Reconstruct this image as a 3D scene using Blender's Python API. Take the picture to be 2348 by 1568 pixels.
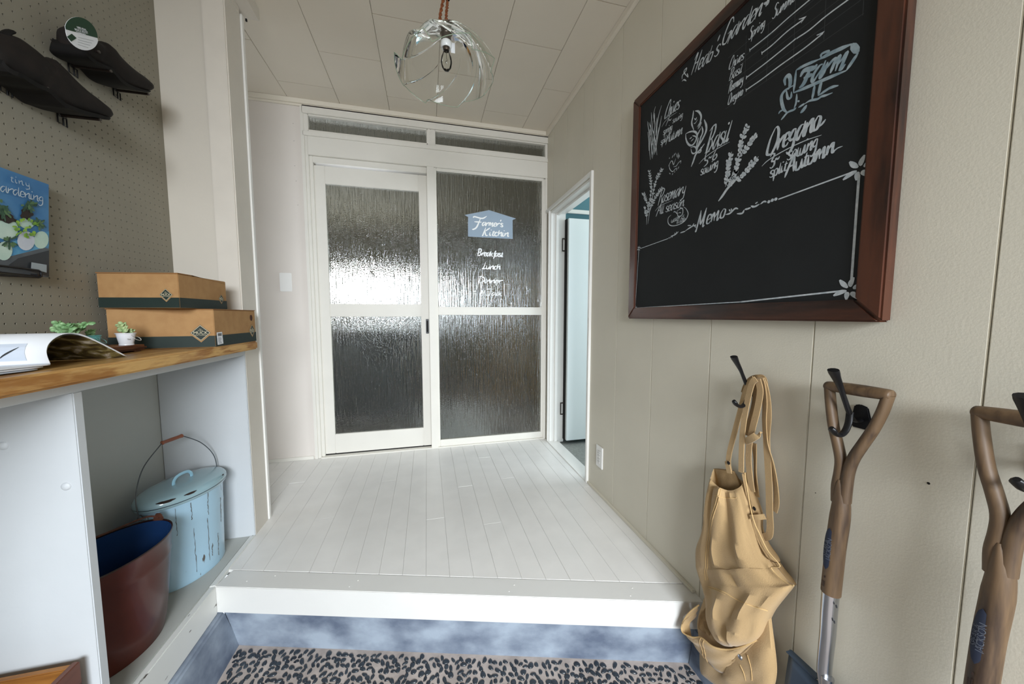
import bpy, bmesh, math, random
from mathutils import Vector, Matrix
import numpy as np
random.seed(7)
SC = bpy.context.scene
COL = SC.collection
PI = math.pi
for o in list(bpy.data.objects): bpy.data.objects.remove(o)

# ------------------------------------------------------------------ camera
W, H, FPX = 2348, 1568, 789.41
YAW, PIT, HC = 0.2416, -0.07654, 0.975
cy_, sy_, cp_, sp_ = math.cos(YAW), math.sin(YAW), math.cos(PIT), math.sin(PIT)
CF = Vector((sy_*cp_, cy_*cp_, sp_)); CR = Vector((cy_, -sy_, 0)); CU = CR.cross(CF); CC = Vector((0, 0, HC))
cam_d = bpy.data.cameras.new('camera'); cam = bpy.data.objects.new('camera', cam_d); COL.objects.link(cam)
cam_d.sensor_width = 36; cam_d.lens = 36*FPX/W; cam_d.clip_start = 0.02; cam_d.clip_end = 100
M = Matrix((CR, CU, -CF)).transposed().to_4x4(); M.translation = CC; cam.matrix_world = M
SC.camera = cam

def at(u, v, **k):
    """world point where the sight line through photo pixel (u, v) meets the plane x=, y= or z= given"""
    d = CF + CR*((u-W/2)/FPX) - CU*((v-H/2)/FPX)
    (ax, val), = k.items(); i = 'xyz'.index(ax)
    return CC + d*((val-CC[i])/d[i])

# ------------------------------------------------------------------ world and light
def lin(h):
    h = h.lstrip('#'); c = [int(h[i:i+2], 16)/255 for i in (0, 2, 4)]
    return tuple((x/12.92 if x <= .04045 else ((x+.055)/1.055)**2.4) for x in c)+(1,)
wd = bpy.data.worlds.new('world'); SC.world = wd; wd.use_nodes = True
bg = wd.node_tree.nodes['Background']; bg.inputs[0].default_value = (.80, .90, 1, 1); bg.inputs[1].default_value = 1.7
def area(name, loc, rot, sx, sy, e, color):
    l = bpy.data.lights.new(name, 'AREA'); l.shape = 'RECTANGLE'; l.size = sx; l.size_y = sy; l.energy = e; l.color = color
    o = bpy.data.objects.new(name, l); COL.objects.link(o); o.location = loc; o.rotation_euler = rot
    return o
area('entrance_daylight', (0.20, -2.36, 1.55), (PI/2-.58, 0, .0), 1.3, .95, 62, (.88, .94, 1)).data.spread = math.radians(105)
area('side_room_window_daylight', (2.75, 1.3, 1.3), (0, PI/2, 0), 1.0, 1.5, 36, (.82, .93, 1))
area('kitchen_window_daylight', (-0.95, 5.68, 1.36), (-PI/2, 0, 0), 1.05, .36, 27, (.92, .96, 1))
SC.view_settings.view_transform = 'Standard'; SC.view_settings.look = 'None'
SC.view_settings.gamma = 1; SC.view_settings.exposure = 0.27; SC.view_settings.use_curve_mapping = False

# ------------------------------------------------------------------ materials
MATS = {}
def mat(name, color, rough=.6, metal=0, var=0, vscale=8, bump=0, bscale=60, c2=None, stretch=(1, 1, 1), spec=.5, trans=0, ior=1.45, coat=0, detail=4, lo=.35, hi=.65, sheen=0):
    if name in MATS: return MATS[name]
    m = bpy.data.materials.new(name); m.use_nodes = True; MATS[name] = m
    nt = m.node_tree; b = nt.nodes['Principled BSDF']
    c = lin(color) if isinstance(color, str) else color
    b.inputs['Base Color'].default_value = c; b.inputs['Roughness'].default_value = rough; b.inputs['Metallic'].default_value = metal
    b.inputs['Specular IOR Level'].default_value = spec; b.inputs['Transmission Weight'].default_value = trans; b.inputs['IOR'].default_value = ior
    b.inputs['Coat Weight'].default_value = coat
    if sheen: b.inputs['Sheen Weight'].default_value = sheen
    tc = nt.nodes.new('ShaderNodeTexCoord'); mp = nt.nodes.new('ShaderNodeMapping'); mp.inputs['Scale'].default_value = stretch
    nt.links.new(tc.outputs['Object'], mp.inputs[0])
    if c2 or var:
        n = nt.nodes.new('ShaderNodeTexNoise'); n.inputs['Scale'].default_value = vscale; n.inputs['Detail'].default_value = detail
        nt.links.new(mp.outputs[0], n.inputs['Vector'])
        r = nt.nodes.new('ShaderNodeValToRGB'); r.color_ramp.elements[0].position = lo; r.color_ramp.elements[1].position = hi
        r.color_ramp.elements[0].color = c
        r.color_ramp.elements[1].color = lin(c2) if c2 else tuple(min(1, x*(1+var)) for x in c[:3])+(1,)
        nt.links.new(n.outputs['Fac'], r.inputs[0]); nt.links.new(r.outputs[0], b.inputs['Base Color'])
    if bump:
        n = nt.nodes.new('ShaderNodeTexNoise'); n.inputs['Scale'].default_value = bscale; n.inputs['Detail'].default_value = 3
        nt.links.new(mp.outputs[0], n.inputs['Vector'])
        bp = nt.nodes.new('ShaderNodeBump'); bp.inputs['Strength'].default_value = bump; bp.inputs['Distance'].default_value = .002
        nt.links.new(n.outputs['Fac'], bp.inputs['Height']); nt.links.new(bp.outputs[0], b.inputs['Normal'])
    return m

def wood_mat(name, dark, light, axis='y', scale=6, rough=.5, rings=14, dist=3.0, bump=.25, coat=0):
    if name in MATS: return MATS[name]
    m = bpy.data.materials.new(name); m.use_nodes = True; MATS[name] = m
    nt = m.node_tree; b = nt.nodes['Principled BSDF']; b.inputs['Roughness'].default_value = rough; b.inputs['Coat Weight'].default_value = coat
    tc = nt.nodes.new('ShaderNodeTexCoord'); mp = nt.nodes.new('ShaderNodeMapping')
    s = [scale]*3; s['xyz'.index(axis)] = scale*.12; mp.inputs['Scale'].default_value = s
    nt.links.new(tc.outputs['Object'], mp.inputs[0])
    n = nt.nodes.new('ShaderNodeTexNoise'); n.inputs['Scale'].default_value = 1.6; n.inputs['Detail'].default_value = 5; n.inputs['Distortion'].default_value = .6
    nt.links.new(mp.outputs[0], n.inputs['Vector'])
    mu = nt.nodes.new('ShaderNodeMath'); mu.operation = 'MULTIPLY'; mu.inputs[1].default_value = rings; nt.links.new(n.outputs['Fac'], mu.inputs[0])
    si = nt.nodes.new('ShaderNodeMath'); si.operation = 'SINE'; nt.links.new(mu.outputs[0], si.inputs[0])
    n2 = nt.nodes.new('ShaderNodeTexNoise'); n2.inputs['Scale'].default_value = 14; n2.inputs['Detail'].default_value = 4
    nt.links.new(mp.outputs[0], n2.inputs['Vector'])
    ad = nt.nodes.new('ShaderNodeMath'); ad.operation = 'MULTIPLY_ADD'; ad.inputs[1].default_value = .28; nt.links.new(si.outputs[0], ad.inputs[0]); nt.links.new(n2.outputs['Fac'], ad.inputs[2])
    r = nt.nodes.new('ShaderNodeValToRGB'); r.color_ramp.elements[0].position = .2; r.color_ramp.elements[1].position = .75
    r.color_ramp.elements[0].color = lin(dark); r.color_ramp.elements[1].color = lin(light)
    nt.links.new(ad.outputs[0], r.inputs[0]); nt.links.new(r.outputs[0], b.inputs['Base Color'])
    bp = nt.nodes.new('ShaderNodeBump'); bp.inputs['Strength'].default_value = bump; bp.inputs['Distance'].default_value = .001
    nt.links.new(ad.outputs[0], bp.inputs['Height']); nt.links.new(bp.outputs[0], b.inputs['Normal'])
    return m

def rain_glass():
    m = bpy.data.materials.new('rain_glass'); m.use_nodes = True
    nt = m.node_tree; b = nt.nodes['Principled BSDF']
    b.inputs['Base Color'].default_value = (.80, .82, .78, 1); b.inputs['Roughness'].default_value = .035; b.inputs['Transmission Weight'].default_value = 1; b.inputs['IOR'].default_value = 1.5
    tc = nt.nodes.new('ShaderNodeTexCoord'); mp = nt.nodes.new('ShaderNodeMapping'); mp.inputs['Scale'].default_value = (1, 1, .055)
    nt.links.new(tc.outputs['Object'], mp.inputs[0])
    n = nt.nodes.new('ShaderNodeTexNoise'); n.inputs['Scale'].default_value = 120; n.inputs['Detail'].default_value = 1.5; n.inputs['Distortion'].default_value = .35
    nt.links.new(mp.outputs[0], n.inputs['Vector'])
    mp2 = nt.nodes.new('ShaderNodeMapping'); mp2.inputs['Scale'].default_value = (1, 1, .6); nt.links.new(tc.outputs['Object'], mp2.inputs[0])
    n2 = nt.nodes.new('ShaderNodeTexNoise'); n2.inputs['Scale'].default_value = 240; n2.inputs['Detail'].default_value = 1
    nt.links.new(mp2.outputs[0], n2.inputs['Vector'])
    ad = nt.nodes.new('ShaderNodeMath'); ad.operation = 'MULTIPLY_ADD'; ad.inputs[1].default_value = .20
    nt.links.new(n2.outputs['Fac'], ad.inputs[0]); nt.links.new(n.outputs['Fac'], ad.inputs[2])
    bp = nt.nodes.new('ShaderNodeBump'); bp.inputs['Strength'].default_value = 1; bp.inputs['Distance'].default_value = .0075
    nt.links.new(ad.outputs[0], bp.inputs['Height']); nt.links.new(bp.outputs[0], b.inputs['Normal'])
    MATS['rain_glass'] = m; return m

def ramp_chip(name, base, chip, scale=30, thr=.66, rough=.3, stretch=(1, 1, .3), coat=.3, bump=.15):
    """enamel or paint with chips of another colour"""
    m = mat(name, base, rough, c2=chip, vscale=scale, lo=thr, hi=thr+.02, stretch=stretch, coat=coat, bump=bump, bscale=18, detail=6)
    return m

WALL = mat('warm_wall_paint', '#d6d0c0', .55, var=.05, vscale=3, bump=.12, bscale=240)
WALLB = mat('back_wall_paint', '#e0d8d0', .6, var=.04, vscale=3, bump=.1, bscale=200)
WHITE = mat('white_gloss_paint', '#eceae5', .32, var=.03, vscale=6, bump=.12, bscale=50)
WHITE2 = mat('white_satin_paint', '#e3dfd6', .45, var=.03, vscale=6, bump=.12, bscale=50)
SHELFW = ramp_chip('worn_white_paint', '#dddeda', '#55504a', 26, .665, .45, (1, .35, 1.4), 0, .3)
SHELFC = mat('shelf_white_paint', '#c3c7ca', .5, var=.04, vscale=5, bump=.12, bscale=60)
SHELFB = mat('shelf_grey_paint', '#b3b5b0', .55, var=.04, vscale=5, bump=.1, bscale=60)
FLOORM = mat('floor_grey_white_paint', '#e4e2de', .30, var=.05, vscale=9, bump=.15, bscale=40, spec=.5)
CEILM = mat('ceiling_board_paint', '#ded5c6', .6, var=.03, vscale=4, bump=.08, bscale=260)
PEG = mat('pegboard_grey_paint', '#8f8a7c', .65, var=.04, vscale=4)
DARK = mat('dark_gap', '#1c1a18', .9)
BLACKM = mat('black_iron', '#1b1b1d', .35, .3)
CONC = mat('blue_grey_concrete', '#596375', .8, c2='#9aa5b2', vscale=6, bump=.3, bscale=40, stretch=(1, 1, 1.5), detail=8, lo=.36, hi=.64)
MORTAR = mat('pinkish_mortar', '#a0958e', .9, c2='#b8aca4', vscale=18, bump=.4, bscale=120)
PEBBLE = mat('dark_pebble', '#1c2128', .30, c2='#343c43', vscale=14, coat=.4)
RG = rain_glass()

# ------------------------------------------------------------------ mesh helpers
def link(name, me, m=None, parent=None, smooth=False):
    o = bpy.data.objects.new(name, me); COL.objects.link(o)
    if m is not None:
        for q in (m if isinstance(m, (list, tuple)) else [m]): me.materials.append(q)
    if smooth:
        me.polygons.foreach_set('use_smooth', [True]*len(me.polygons))
    if parent is not None: o.parent = parent
    return o
class MB:
    def __init__(s): s.v = []; s.f = []; s.mi = []; s.cur = 0
    def add(s, vs, fs):
        n = len(s.v); s.v += [tuple(p) for p in vs]; s.f += [tuple(i+n for i in f) for f in fs]; s.mi += [s.cur]*len(fs)
    def box(s, x0, x1, y0, y1, z0, z1):
        x0, x1 = min(x0, x1), max(x0, x1); y0, y1 = min(y0, y1), max(y0, y1); z0, z1 = min(z0, z1), max(z0, z1)
        s.add([(x, y, z) for z in (z0, z1) for y in (y0, y1) for x in (x0, x1)],
              [(0, 2, 3, 1), (4, 5, 7, 6), (0, 1, 5, 4), (2, 6, 7, 3), (0, 4, 6, 2), (1, 3, 7, 5)])
    def prism(s, base, up, cap=True):
        """base: list of points (a polygon), up: vector"""
        n = len(base); up = Vector(up); b = [Vector(p) for p in base]
        fs = [(i, (i+1) % n, (i+1) % n+n, i+n) for i in range(n)]
        if cap: fs += [tuple(range(n))[::-1], tuple(range(n, 2*n))]
        s.add(b+[p+up for p in b], fs)
    def tube(s, pts, r, seg=8, cap=True, r2=None, ref=None):
        pts = [Vector(p) for p in pts]; n = len(pts)
        rs = r if isinstance(r, (list, tuple)) else [r]*n
        r2s = (r2 if isinstance(r2, (list, tuple)) else [r2]*n) if r2 is not None else rs
        vs = []; prev = None
        for i, p in enumerate(pts):
            t = (pts[min(i+1, n-1)]-pts[max(i-1, 0)]).normalized()
            if ref is not None: a = Vector(ref)
            else: a = prev if prev is not None else (Vector((0, 0, 1)) if abs(t.z) < .9 else Vector((1, 0, 0)))
            a = (a-t*a.dot(t)).normalized(); prev = a; b = t.cross(a)
            for k in range(seg):
                th = 2*PI*k/seg; vs.append(p+a*math.cos(th)*rs[i]+b*math.sin(th)*r2s[i])
        fs = [(i*seg+k, i*seg+(k+1) % seg, (i+1)*seg+(k+1) % seg, (i+1)*seg+k) for i in range(n-1) for k in range(seg)]
        if cap: fs += [tuple(range(seg))[::-1], tuple(range((n-1)*seg, n*seg))]
        s.add(vs, fs)
    def rings(s, rings, close=True, cap0=False, cap1=False):
        k = len(rings[0]); vs = [p for r in rings for p in r]; fs = []
        for i in range(len(rings)-1):
            for j in range(k if close else k-1):
                fs.append((i*k+j, i*k+(j+1) % k, (i+1)*k+(j+1) % k, (i+1)*k+j))
        if cap0: fs.append(tuple(range(k))[::-1])
        if cap1: fs.append(tuple(range((len(rings)-1)*k, len(rings)*k)))
        s.add(vs, fs)
    def lathe(s, prof, c=(0, 0, 0), seg=32, sx=1, sy=1, rot=0):
        """prof: (radius, z) list"""
        c = Vector(c); R = []
        for r, z in prof:
            R.append([c+Vector((r*sx*math.cos(a)*math.cos(rot)-r*sy*math.sin(a)*math.sin(rot), r*sx*math.cos(a)*math.sin(rot)+r*sy*math.sin(a)*math.cos(rot), z)) for a in [2*PI*i/seg for i in range(seg)]])
        s.rings(R)
    def ribbon(s, pts, w, nrm, off=0):
        """flat strip of width w (number or list) lying in the plane of normal nrm"""
        pts = [Vector(p) for p in pts]; n = len(pts); nrm = Vector(nrm); vs = []
        for i, p in enumerate(pts):
            t = pts[min(i+1, n-1)]-pts[max(i-1, 0)]
            if t.length < 1e-9: t = Vector((0, 0, 1))
            d = nrm.cross(t.normalized()).normalized(); ww = (w[i] if isinstance(w, (list, tuple)) else w)/2
            vs += [p+d*ww+nrm*off, p-d*ww+nrm*off]
        s.add(vs, [(2*i, 2*i+1, 2*i+3, 2*i+2) for i in range(n-1)])
    def build(s, name, m=None, parent=None, smooth=False, bevel=0, weld=False):
        me = bpy.data.meshes.new(name); me.from_pydata(s.v, [], s.f); me.update()
        if any(s.mi): me.polygons.foreach_set('material_index', s.mi)
        bm = bmesh.new(); bm.from_mesh(me)
        if weld: bmesh.ops.remove_doubles(bm, verts=bm.verts, dist=1e-6)
        if bevel:
            bmesh.ops.bevel(bm, geom=[e for e in bm.edges if e.is_manifold and e.calc_face_angle(0) > .6], offset=bevel, segments=2, affect='EDGES', clamp_overlap=True)
        bmesh.ops.recalc_face_normals(bm, faces=bm.faces); bm.to_mesh(me); bm.free()
        o = link(name, me, m, parent, smooth)
        if smooth:
            md = o.modifiers.new('es', 'EDGE_SPLIT'); md.split_angle = math.radians(42)
        return o
def solid(o, t, off=0):
    md = o.modifiers.new('solid', 'SOLIDIFY'); md.thickness = t; md.offset = off; return o
def subd(o, n=1):
    md = o.modifiers.new('sub', 'SUBSURF'); md.levels = n; md.render_levels = n; return o
def cr(pts, n=6, closed=False):
    """Catmull-Rom smoothing"""
    P = [Vector(p) for p in pts]
    if len(P) < 3: return P
    if closed: Q = [P[-1]]+P+[P[0], P[1]]
    else: Q = [P[0]*2-P[1]]+P+[P[-1]*2-P[-2]]
    out = []
    for i in range(1, len(Q)-2):
        a, b, c, d = Q[i-1:i+3]
        for k in range(n):
            t = k/n; out.append(.5*((2*b)+(c-a)*t+(2*a-5*b+4*c-d)*t*t+(3*b-a-3*c+d)*t**3))
    if not closed: out.append(Q[-2])
    return out
def BX(name, m, x0, x1, y0, y1, z0, z1, parent=None, bevel=0):
    b = MB(); b.box(x0, x1, y0, y1, z0, z1); return b.build(name, m, parent, bevel=bevel)
def tag(o, label=None, cat=None, group=None, kind=None):
    if label: o['label'] = label
    if cat: o['category'] = cat
    if group: o['group'] = group
    if kind: o['kind'] = kind
    return o
def thing(name, loc, label, cat, group=None):
    o = bpy.data.objects.new(name, None); COL.objects.link(o); o.location = loc; o.empty_display_size = .05
    tag(o, label, cat, group); return o
def struct(o, label=None): o['kind'] = 'structure'; o['label'] = label or o.name.replace('_', ' '); return o
def sempty(name, label):
    o = bpy.data.objects.new(name, None); COL.objects.link(o); return struct(o, label)
def keep(o, root):
    """parent o to root without moving it"""
    o.parent = root; o.matrix_parent_inverse = Matrix.Translation(-Vector(root.location)); return o
def adopt(root, *objs):
    for o in objs: keep(o, root)

# ------------------------------------------------------------------ brush lettering (stroke font, grid x 0-f, y 0-f, baseline 4, x-height 9, capitals c)
GL = {
'a':(7,'69 49 27 25 34 44 67|7a 76 84 95'),'b':(6,'2c 25 34 54 67 58 38 27'),'c':(5,'68 49 27 25 34 54 65'),
'd':(7,'69 49 27 25 34 44 67|7c 76 84 95'),'e':(5,'26 67 68 59 39 27 25 34 54 65'),'f':(4,'7b 6c 5b 44 31 20|28 78'),
'g':(6,'69 49 27 26 45 66|69 63 51 30 11'),'h':(6,'2c 24|26 48 69 65 74 85'),'i':(3,'29 25 34 45|3b 3c'),
'k':(6,'2c 24|69 36 26|46 64 74'),'l':(3,'3c 25 34 45'),'m':(9,'29 24|26 38 49 54|56 78 89 84 94 a5'),
'n':(6,'29 24|26 48 69 65 74 85'),'o':(6,'49 27 25 34 54 66 68 49'),'p':(6,'29 20|28 49 68 66 54 34 25'),
'r':(5,'29 24|26 48 69 78'),'s':(5,'68 59 39 28 37 56 65 54 34 15'),'t':(4,'4b 35 44 64|29 69'),
'u':(7,'29 25 34 54 77|79 76 84 95'),'v':(5,'29 44 69'),'w':(8,'29 25 34 54 58|58 55 64 84 99'),
'y':(6,'29 26 35 55 67|69 62 41 20 11'),"'":(2,'3c 2a'),' ':(4,''),
'A':(8,'03 26 7c|7c 84|27 87'),'B':(7,'3c 14|0b 3c 6c 7a 58 28|58 76 65 44 04'),'C':(7,'8a 7c 5c 29 16 24 54 75'),
'D':(8,'3c 24|0b 3c 7b 98 75 44 14'),'F':(7,'0b 1c 6b 9d|5b 34 12 02|18 68'),'G':(9,'9a 7c 4c 18 15 34 64 87|57 97 83'),
'H':(8,'0a 3c 14|8c 64|28 88'),'K':(8,'3c 14 04|9c 38|38 54 84'),'L':(6,'5c 35 14 44 85'),'M':(10,'03 13 3c|3c 55 9c|9c 84 a4'),
'O':(9,'5c 29 15 34 64 97 9a 7c 5c'),'R':(7,'3c 13|0b 4c 8b 8a 68 28|58 84 94'),'S':(7,'8b 6c 4c 3a 68 76 64 34 15'),
'T':(7,'0b 1c 9c|6b 54 24 05'),'&':(8,'84 3a 4c 5b 26 14 44 77'),'3':(6,'1b 3c 6b 38 67 65 34 15'),'5':(6,'8c 3c 28 57 65 34 14'),
'6':(6,'7c 28 15 34 65 57 26'),'7':(6,'1b 7c 34'),'~':(6,'17 28 47 68'),
}
LOW = .76
def text_strokes(txt, tight=1.0):
    """list of strokes in em units (cap height 1, baseline 0) and the total width"""
    out = []; x = 0
    for ch in txt:
        w, st = GL[ch]
        for s in st.split('|'):
            k = LOW if ch.islower() else 1
            p = [((x+int(c[0], 16)-1.5)/8, (int(c[1], 16)-4)/8*k) for c in s.split()]
            if len(p) > 1: out.append(p)
        x += (w)*tight
    return out, x/8
def brush(mb, pts, w, nrm, off, nib=.9, taper=True, n=5):
    P = cr(pts, n) if len(pts) > 2 else [Vector(pts[0]).lerp(Vector(pts[-1]), i/4) for i in range(5)]
    N = len(P); ws = []
    for i in range(N):
        t = P[min(i+1, N-1)]-P[max(i-1, 0)]
        k = abs(t.normalized().z) if t.length > 1e-9 else 1
        q = (1-nib)+nib*(.35+.65*k)
        if taper: q *= min(1, .35+3*min(i, N-1-i)/N)
        ws.append(w*q)
    nrm = Vector(nrm); P = [p+nrm*(i*4e-6) for i, p in enumerate(P)]
    mb.ribbon(P, ws, nrm, off)
def write(mb, txt, P0, P1, capz, w, nrm, off, slant=.25, tight=1.0, nib=.9):
    """letters along P0->P1 (world points on the plane), capital height capz in metres"""
    st, wid = text_strokes(txt, tight); P0 = Vector(P0); P1 = Vector(P1); D = P1-P0; e = D/wid; dn = D.normalized(); n = Vector(nrm)
    up = n.cross(dn); up = up if up.z > 0 else -up
    for j, s in enumerate(st):
        brush(mb, [P0+e*x+up*(y*capz)+dn*(y*capz*slant) for x, y in s], w, n, off+j*3e-5, nib)
# ------------------------------------------------------------------ room shell
A, B, C, E = .900, 2.542, 2.334, -.758        # right wall x, back wall y, ceiling z, front plane of the shelving x
DOMA = -.245
XL, XPEG, XBK = -1.30, -1.00, -1.073
S0 = Vector((-.752, 1.391, 0)); S1 = Vector((.879, .919, 0))          # front edge of the step
sd = (S1-S0).normalized(); sn = Vector((sd.y, -sd.x, 0))              # sn points to the camera side
def stepy(x, back=0): return S0.y+(x-S0.x)*sd.y/sd.x+back/sd.x

# floor: painted planks, each a piece, on a dark sub floor
fl = BX('floor', DARK, XL, A, 1.0, B+.02, -.03, -.012); struct(fl, 'off-white painted plank floor of the raised platform')
fl.data.clear_geometry()
mb = MB(); jb = .082
mb.prism([(XL, stepy(XL, jb)+.01, -.03), (A, stepy(A, jb)+.01, -.03), (A, B+.02, -.03), (XL, B+.02, -.03)], (0, 0, .018))
o2 = mb.build('tmp', FLOORM); fl.data.materials.clear(); fl.data.materials.append(mat('joint_paint', '#bdbab4', .6)); bm = bmesh.new(); bm.from_mesh(o2.data); bm.to_mesh(fl.data); bm.free(); bpy.data.objects.remove(o2)
PX0, PW = -.713, .0865
joints = {}
for u, v in ((685, 1106), (892, 1102), (747, 1188), (998, 1189), (1063, 1115), (1125, 1200), (1106, 1049), (1179, 1094), (1340, 1116)):
    p = at(u, v, z=0); joints.setdefault(math.floor((p.x-PX0)/PW), []).append(p.y)
random.seed(3)
for k in range(-7, 19):
    x0 = PX0+PW*k; x1 = min(x0+PW, A); x0 = max(x0, XL)
    if x1-x0 < .01: continue
    js = sorted(joints.get(k, []))
    lo = stepy((x0+x1)/2, jb)-.02; cuts = [None]+js+[B+.005]
    for i in range(len(cuts)-1):
        g = .0003; dz = random.uniform(-.0005, .0003)
        ya = cuts[i]; yb = cuts[i+1]-(.0012 if i < len(cuts)-2 else 0)
        if ya is None: base = [(x0+g, stepy(x0, jb)+.0015, -.012), (x1-g, stepy(x1, jb)+.0015, -.012), (x1-g, yb, -.012), (x0+g, yb, -.012)]
        else: base = [(x0+g, ya, -.012), (x1-g, ya, -.012), (x1-g, yb, -.012), (x0+g, yb, -.012)]
        q = MB(); q.prism(base, (0, 0, .012+dz)); q.build('plank', FLOORM, fl, bevel=.0009)
# step nosing
mb = MB(); p0 = S0-sd*.012; p1 = S1+sd*.02
mb.prism([p0+Vector((0, 0, -.1)), p1+Vector((0, 0, -.1)), p1-sn*.0815+Vector((0, 0, -.1)), p0-sn*.0815+Vector((0, 0, -.1))], (0, 0, .1))
st = struct(mb.build('trim_1', mat('step_white_paint', '#dbdad6', .3, var=.03, vscale=6, bump=.12, bscale=50), bevel=.002), 'thick white painted front board of the raised floor')
for t, bk in ((.28, .02), (.29, .05), (.62, .022), (.63, .052), (.87, .02), (.88, .055), (.05, .03), (.1, .06)):
    p = S0.lerp(S1, t)-sn*bk; q = MB(); q.lathe([(0, .0009), (.0022, .0007), (.0028, 0), (.0028, -.001)], p, 8); q.build('screw_plug', WHITE, st, smooth=True)
# concrete riser and sloping kerbs, pebble floor
mb = MB(); q0 = S0-sn*.02; q1 = S1-sn*.02+sd*.02
mb.prism([q0+Vector((0, 0, DOMA-.05)), q1+Vector((0, 0, DOMA-.05)), q1-sn*.1+Vector((0, 0, DOMA-.05)), q0-sn*.1+Vector((0, 0, DOMA-.05))], (0, 0, -.1-DOMA+.05))
struct(mb.build('trim_2', CONC), 'smoothed blue-grey concrete riser under the step')
mb = MB()
mb.prism([(XBK, -2.4, DOMA-.05), (-.700, -2.4, DOMA-.05), (-.700, -2.4, DOMA), (-.742, -2.4, -.112), (-.752, -2.4, -.1055), (XBK, -2.4, -.1055)], (0, 2.4+stepy(-.74)+.02, 0))
struct(mb.build('trim_3', CONC, bevel=.006), 'sloping blue-grey concrete kerb below the shelving')
mb = MB()
mb.prism([(A+.05, -2.4, DOMA-.05), (A-.035, -2.4, DOMA-.05), (A-.03, -2.4, DOMA), (A-.012, -2.4, -.115), (A+.05, -2.4, -.105)], (0, 2.4+stepy(.87)+.02, 0))
struct(mb.build('trim_4', CONC, bevel=.004), 'blue-grey concrete kerb along the foot of the right wall')
dm = struct(BX('floor.001', MORTAR, XBK, A+.05, -2.4, 1.5, DOMA-.06, DOMA), 'sunken entrance floor of dark pebbles set in mortar')
# pebbles
rng = random.Random(11)
def sight(x, y):
    d = Vector((x, y, DOMA))-CC; z = d.dot(CF)
    return z > .1 and -60 < W/2+FPX*d.dot(CR)/z < W+60 and H/2-FPX*d.dot(CU)/z < H+50
pts = []; cell = {}
def okp(x, y, r):
    cx, cz = int(x/.03), int(y/.03)
    for i in range(cx-1, cx+2):
        for j in range(cz-1, cz+2):
            for (a, b2, rr) in cell.get((i, j), ()):
                if (a-x)**2+(b2-y)**2 < (.90*(r+rr))**2: return False
    return True
for it in range(90000):
    x = rng.uniform(-.69, .865); y = rng.uniform(.1, 1.40)
    if y > stepy(x)-.004-.012+.02: continue
    t = (x+.69)/1.55; r = rng.uniform(.0080, .0118)*(1.02-.10*t)
    if okp(x, y, r): pts.append((x, y, r)); cell.setdefault((int(x/.03), int(y/.03)), []).append((x, y, r))
def pebble_mesh(seed):
    r = random.Random(seed); bm = bmesh.new(); bmesh.ops.create_icosphere(bm, subdivisions=2, radius=1)
    e = r.uniform(.5, .78); ph = r.uniform(0, 6)
    for v in bm.verts:
        a = math.atan2(v.co.y, v.co.x); k = 1+.13*math.sin(2*a+ph)+.08*math.sin(3*a+ph*2)
        v.co = Vector((v.co.x*k*1.28, v.co.y*k*e*1.2, v.co.z*.42))
    bmesh.ops.delete(bm, geom=[f for f in bm.faces if all(v.co.z < -.05 for v in f.verts)], context='FACES')
    return bm
pms = []
for s in range(10):
    bm = pebble_mesh(s); me = bpy.data.meshes.new('pebble'); bm.to_mesh(me); bm.free(); me.materials.append(PEBBLE); me.polygons.foreach_set('use_smooth', [True]*len(me.polygons)); pms.append(me)
vis = sorted([p for p in pts if sight(p[0], p[1])], key=lambda p: (Vector((p[0], p[1], DOMA))-CC).length/p[2])
own = set(vis[:298]); big = MB()
for (x, y, r) in pts:
    me = rng.choice(pms); rot = rng.uniform(0, PI); s = r*.93
    if (x, y, r) in own:
        o = bpy.data.objects.new('pebble', me); COL.objects.link(o); o.parent = dm; o.location = (x, y, DOMA); o.rotation_euler = (0, 0, rot); o.scale = (s, s, s*1.1)
    else:
        c, sn_ = math.cos(rot)*s, math.sin(rot)*s
        big.add([(x+v.co.x*c-v.co.y*sn_, y+v.co.x*sn_+v.co.y*c, DOMA+v.co.z*s*1.1) for v in me.vertices], [tuple(p.vertices) for p in me.polygons])
o = big.build('pebbles', PEBBLE, dm); o.data.polygons.foreach_set('use_smooth', [True]*len(o.data.polygons)); o['kind'] = 'stuff'

# ceiling: boards of 303 x 606 mm
ce = struct(BX('ceiling', CEILM, XL-.1, A+.1, -2.5, B+.1, C+.012, C+.05), 'ceiling of long cream boards with fine joints')
xs = [-1.43, -1.125, -.82, -.5197, -.216, .088, .3946, .699, .91]
for k in range(len(xs)-1):
    y = 1.765+.606+(0 if k in (0, 2, 4, 6) else -.303)
    ys = [y-.606*i for i in range(9)]; ys = [B+.02]+[q for q in ys if q > -2.45]+[-2.46]
    for i in range(len(ys)-1):
        if ys[i]-ys[i+1] < .01: continue
        BX('panel', CEILM, xs[k]+.0008, xs[k+1]-.0008, ys[i+1]+.0008, ys[i]-.0008, C, C+.012, ce, bevel=.0015)

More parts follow.
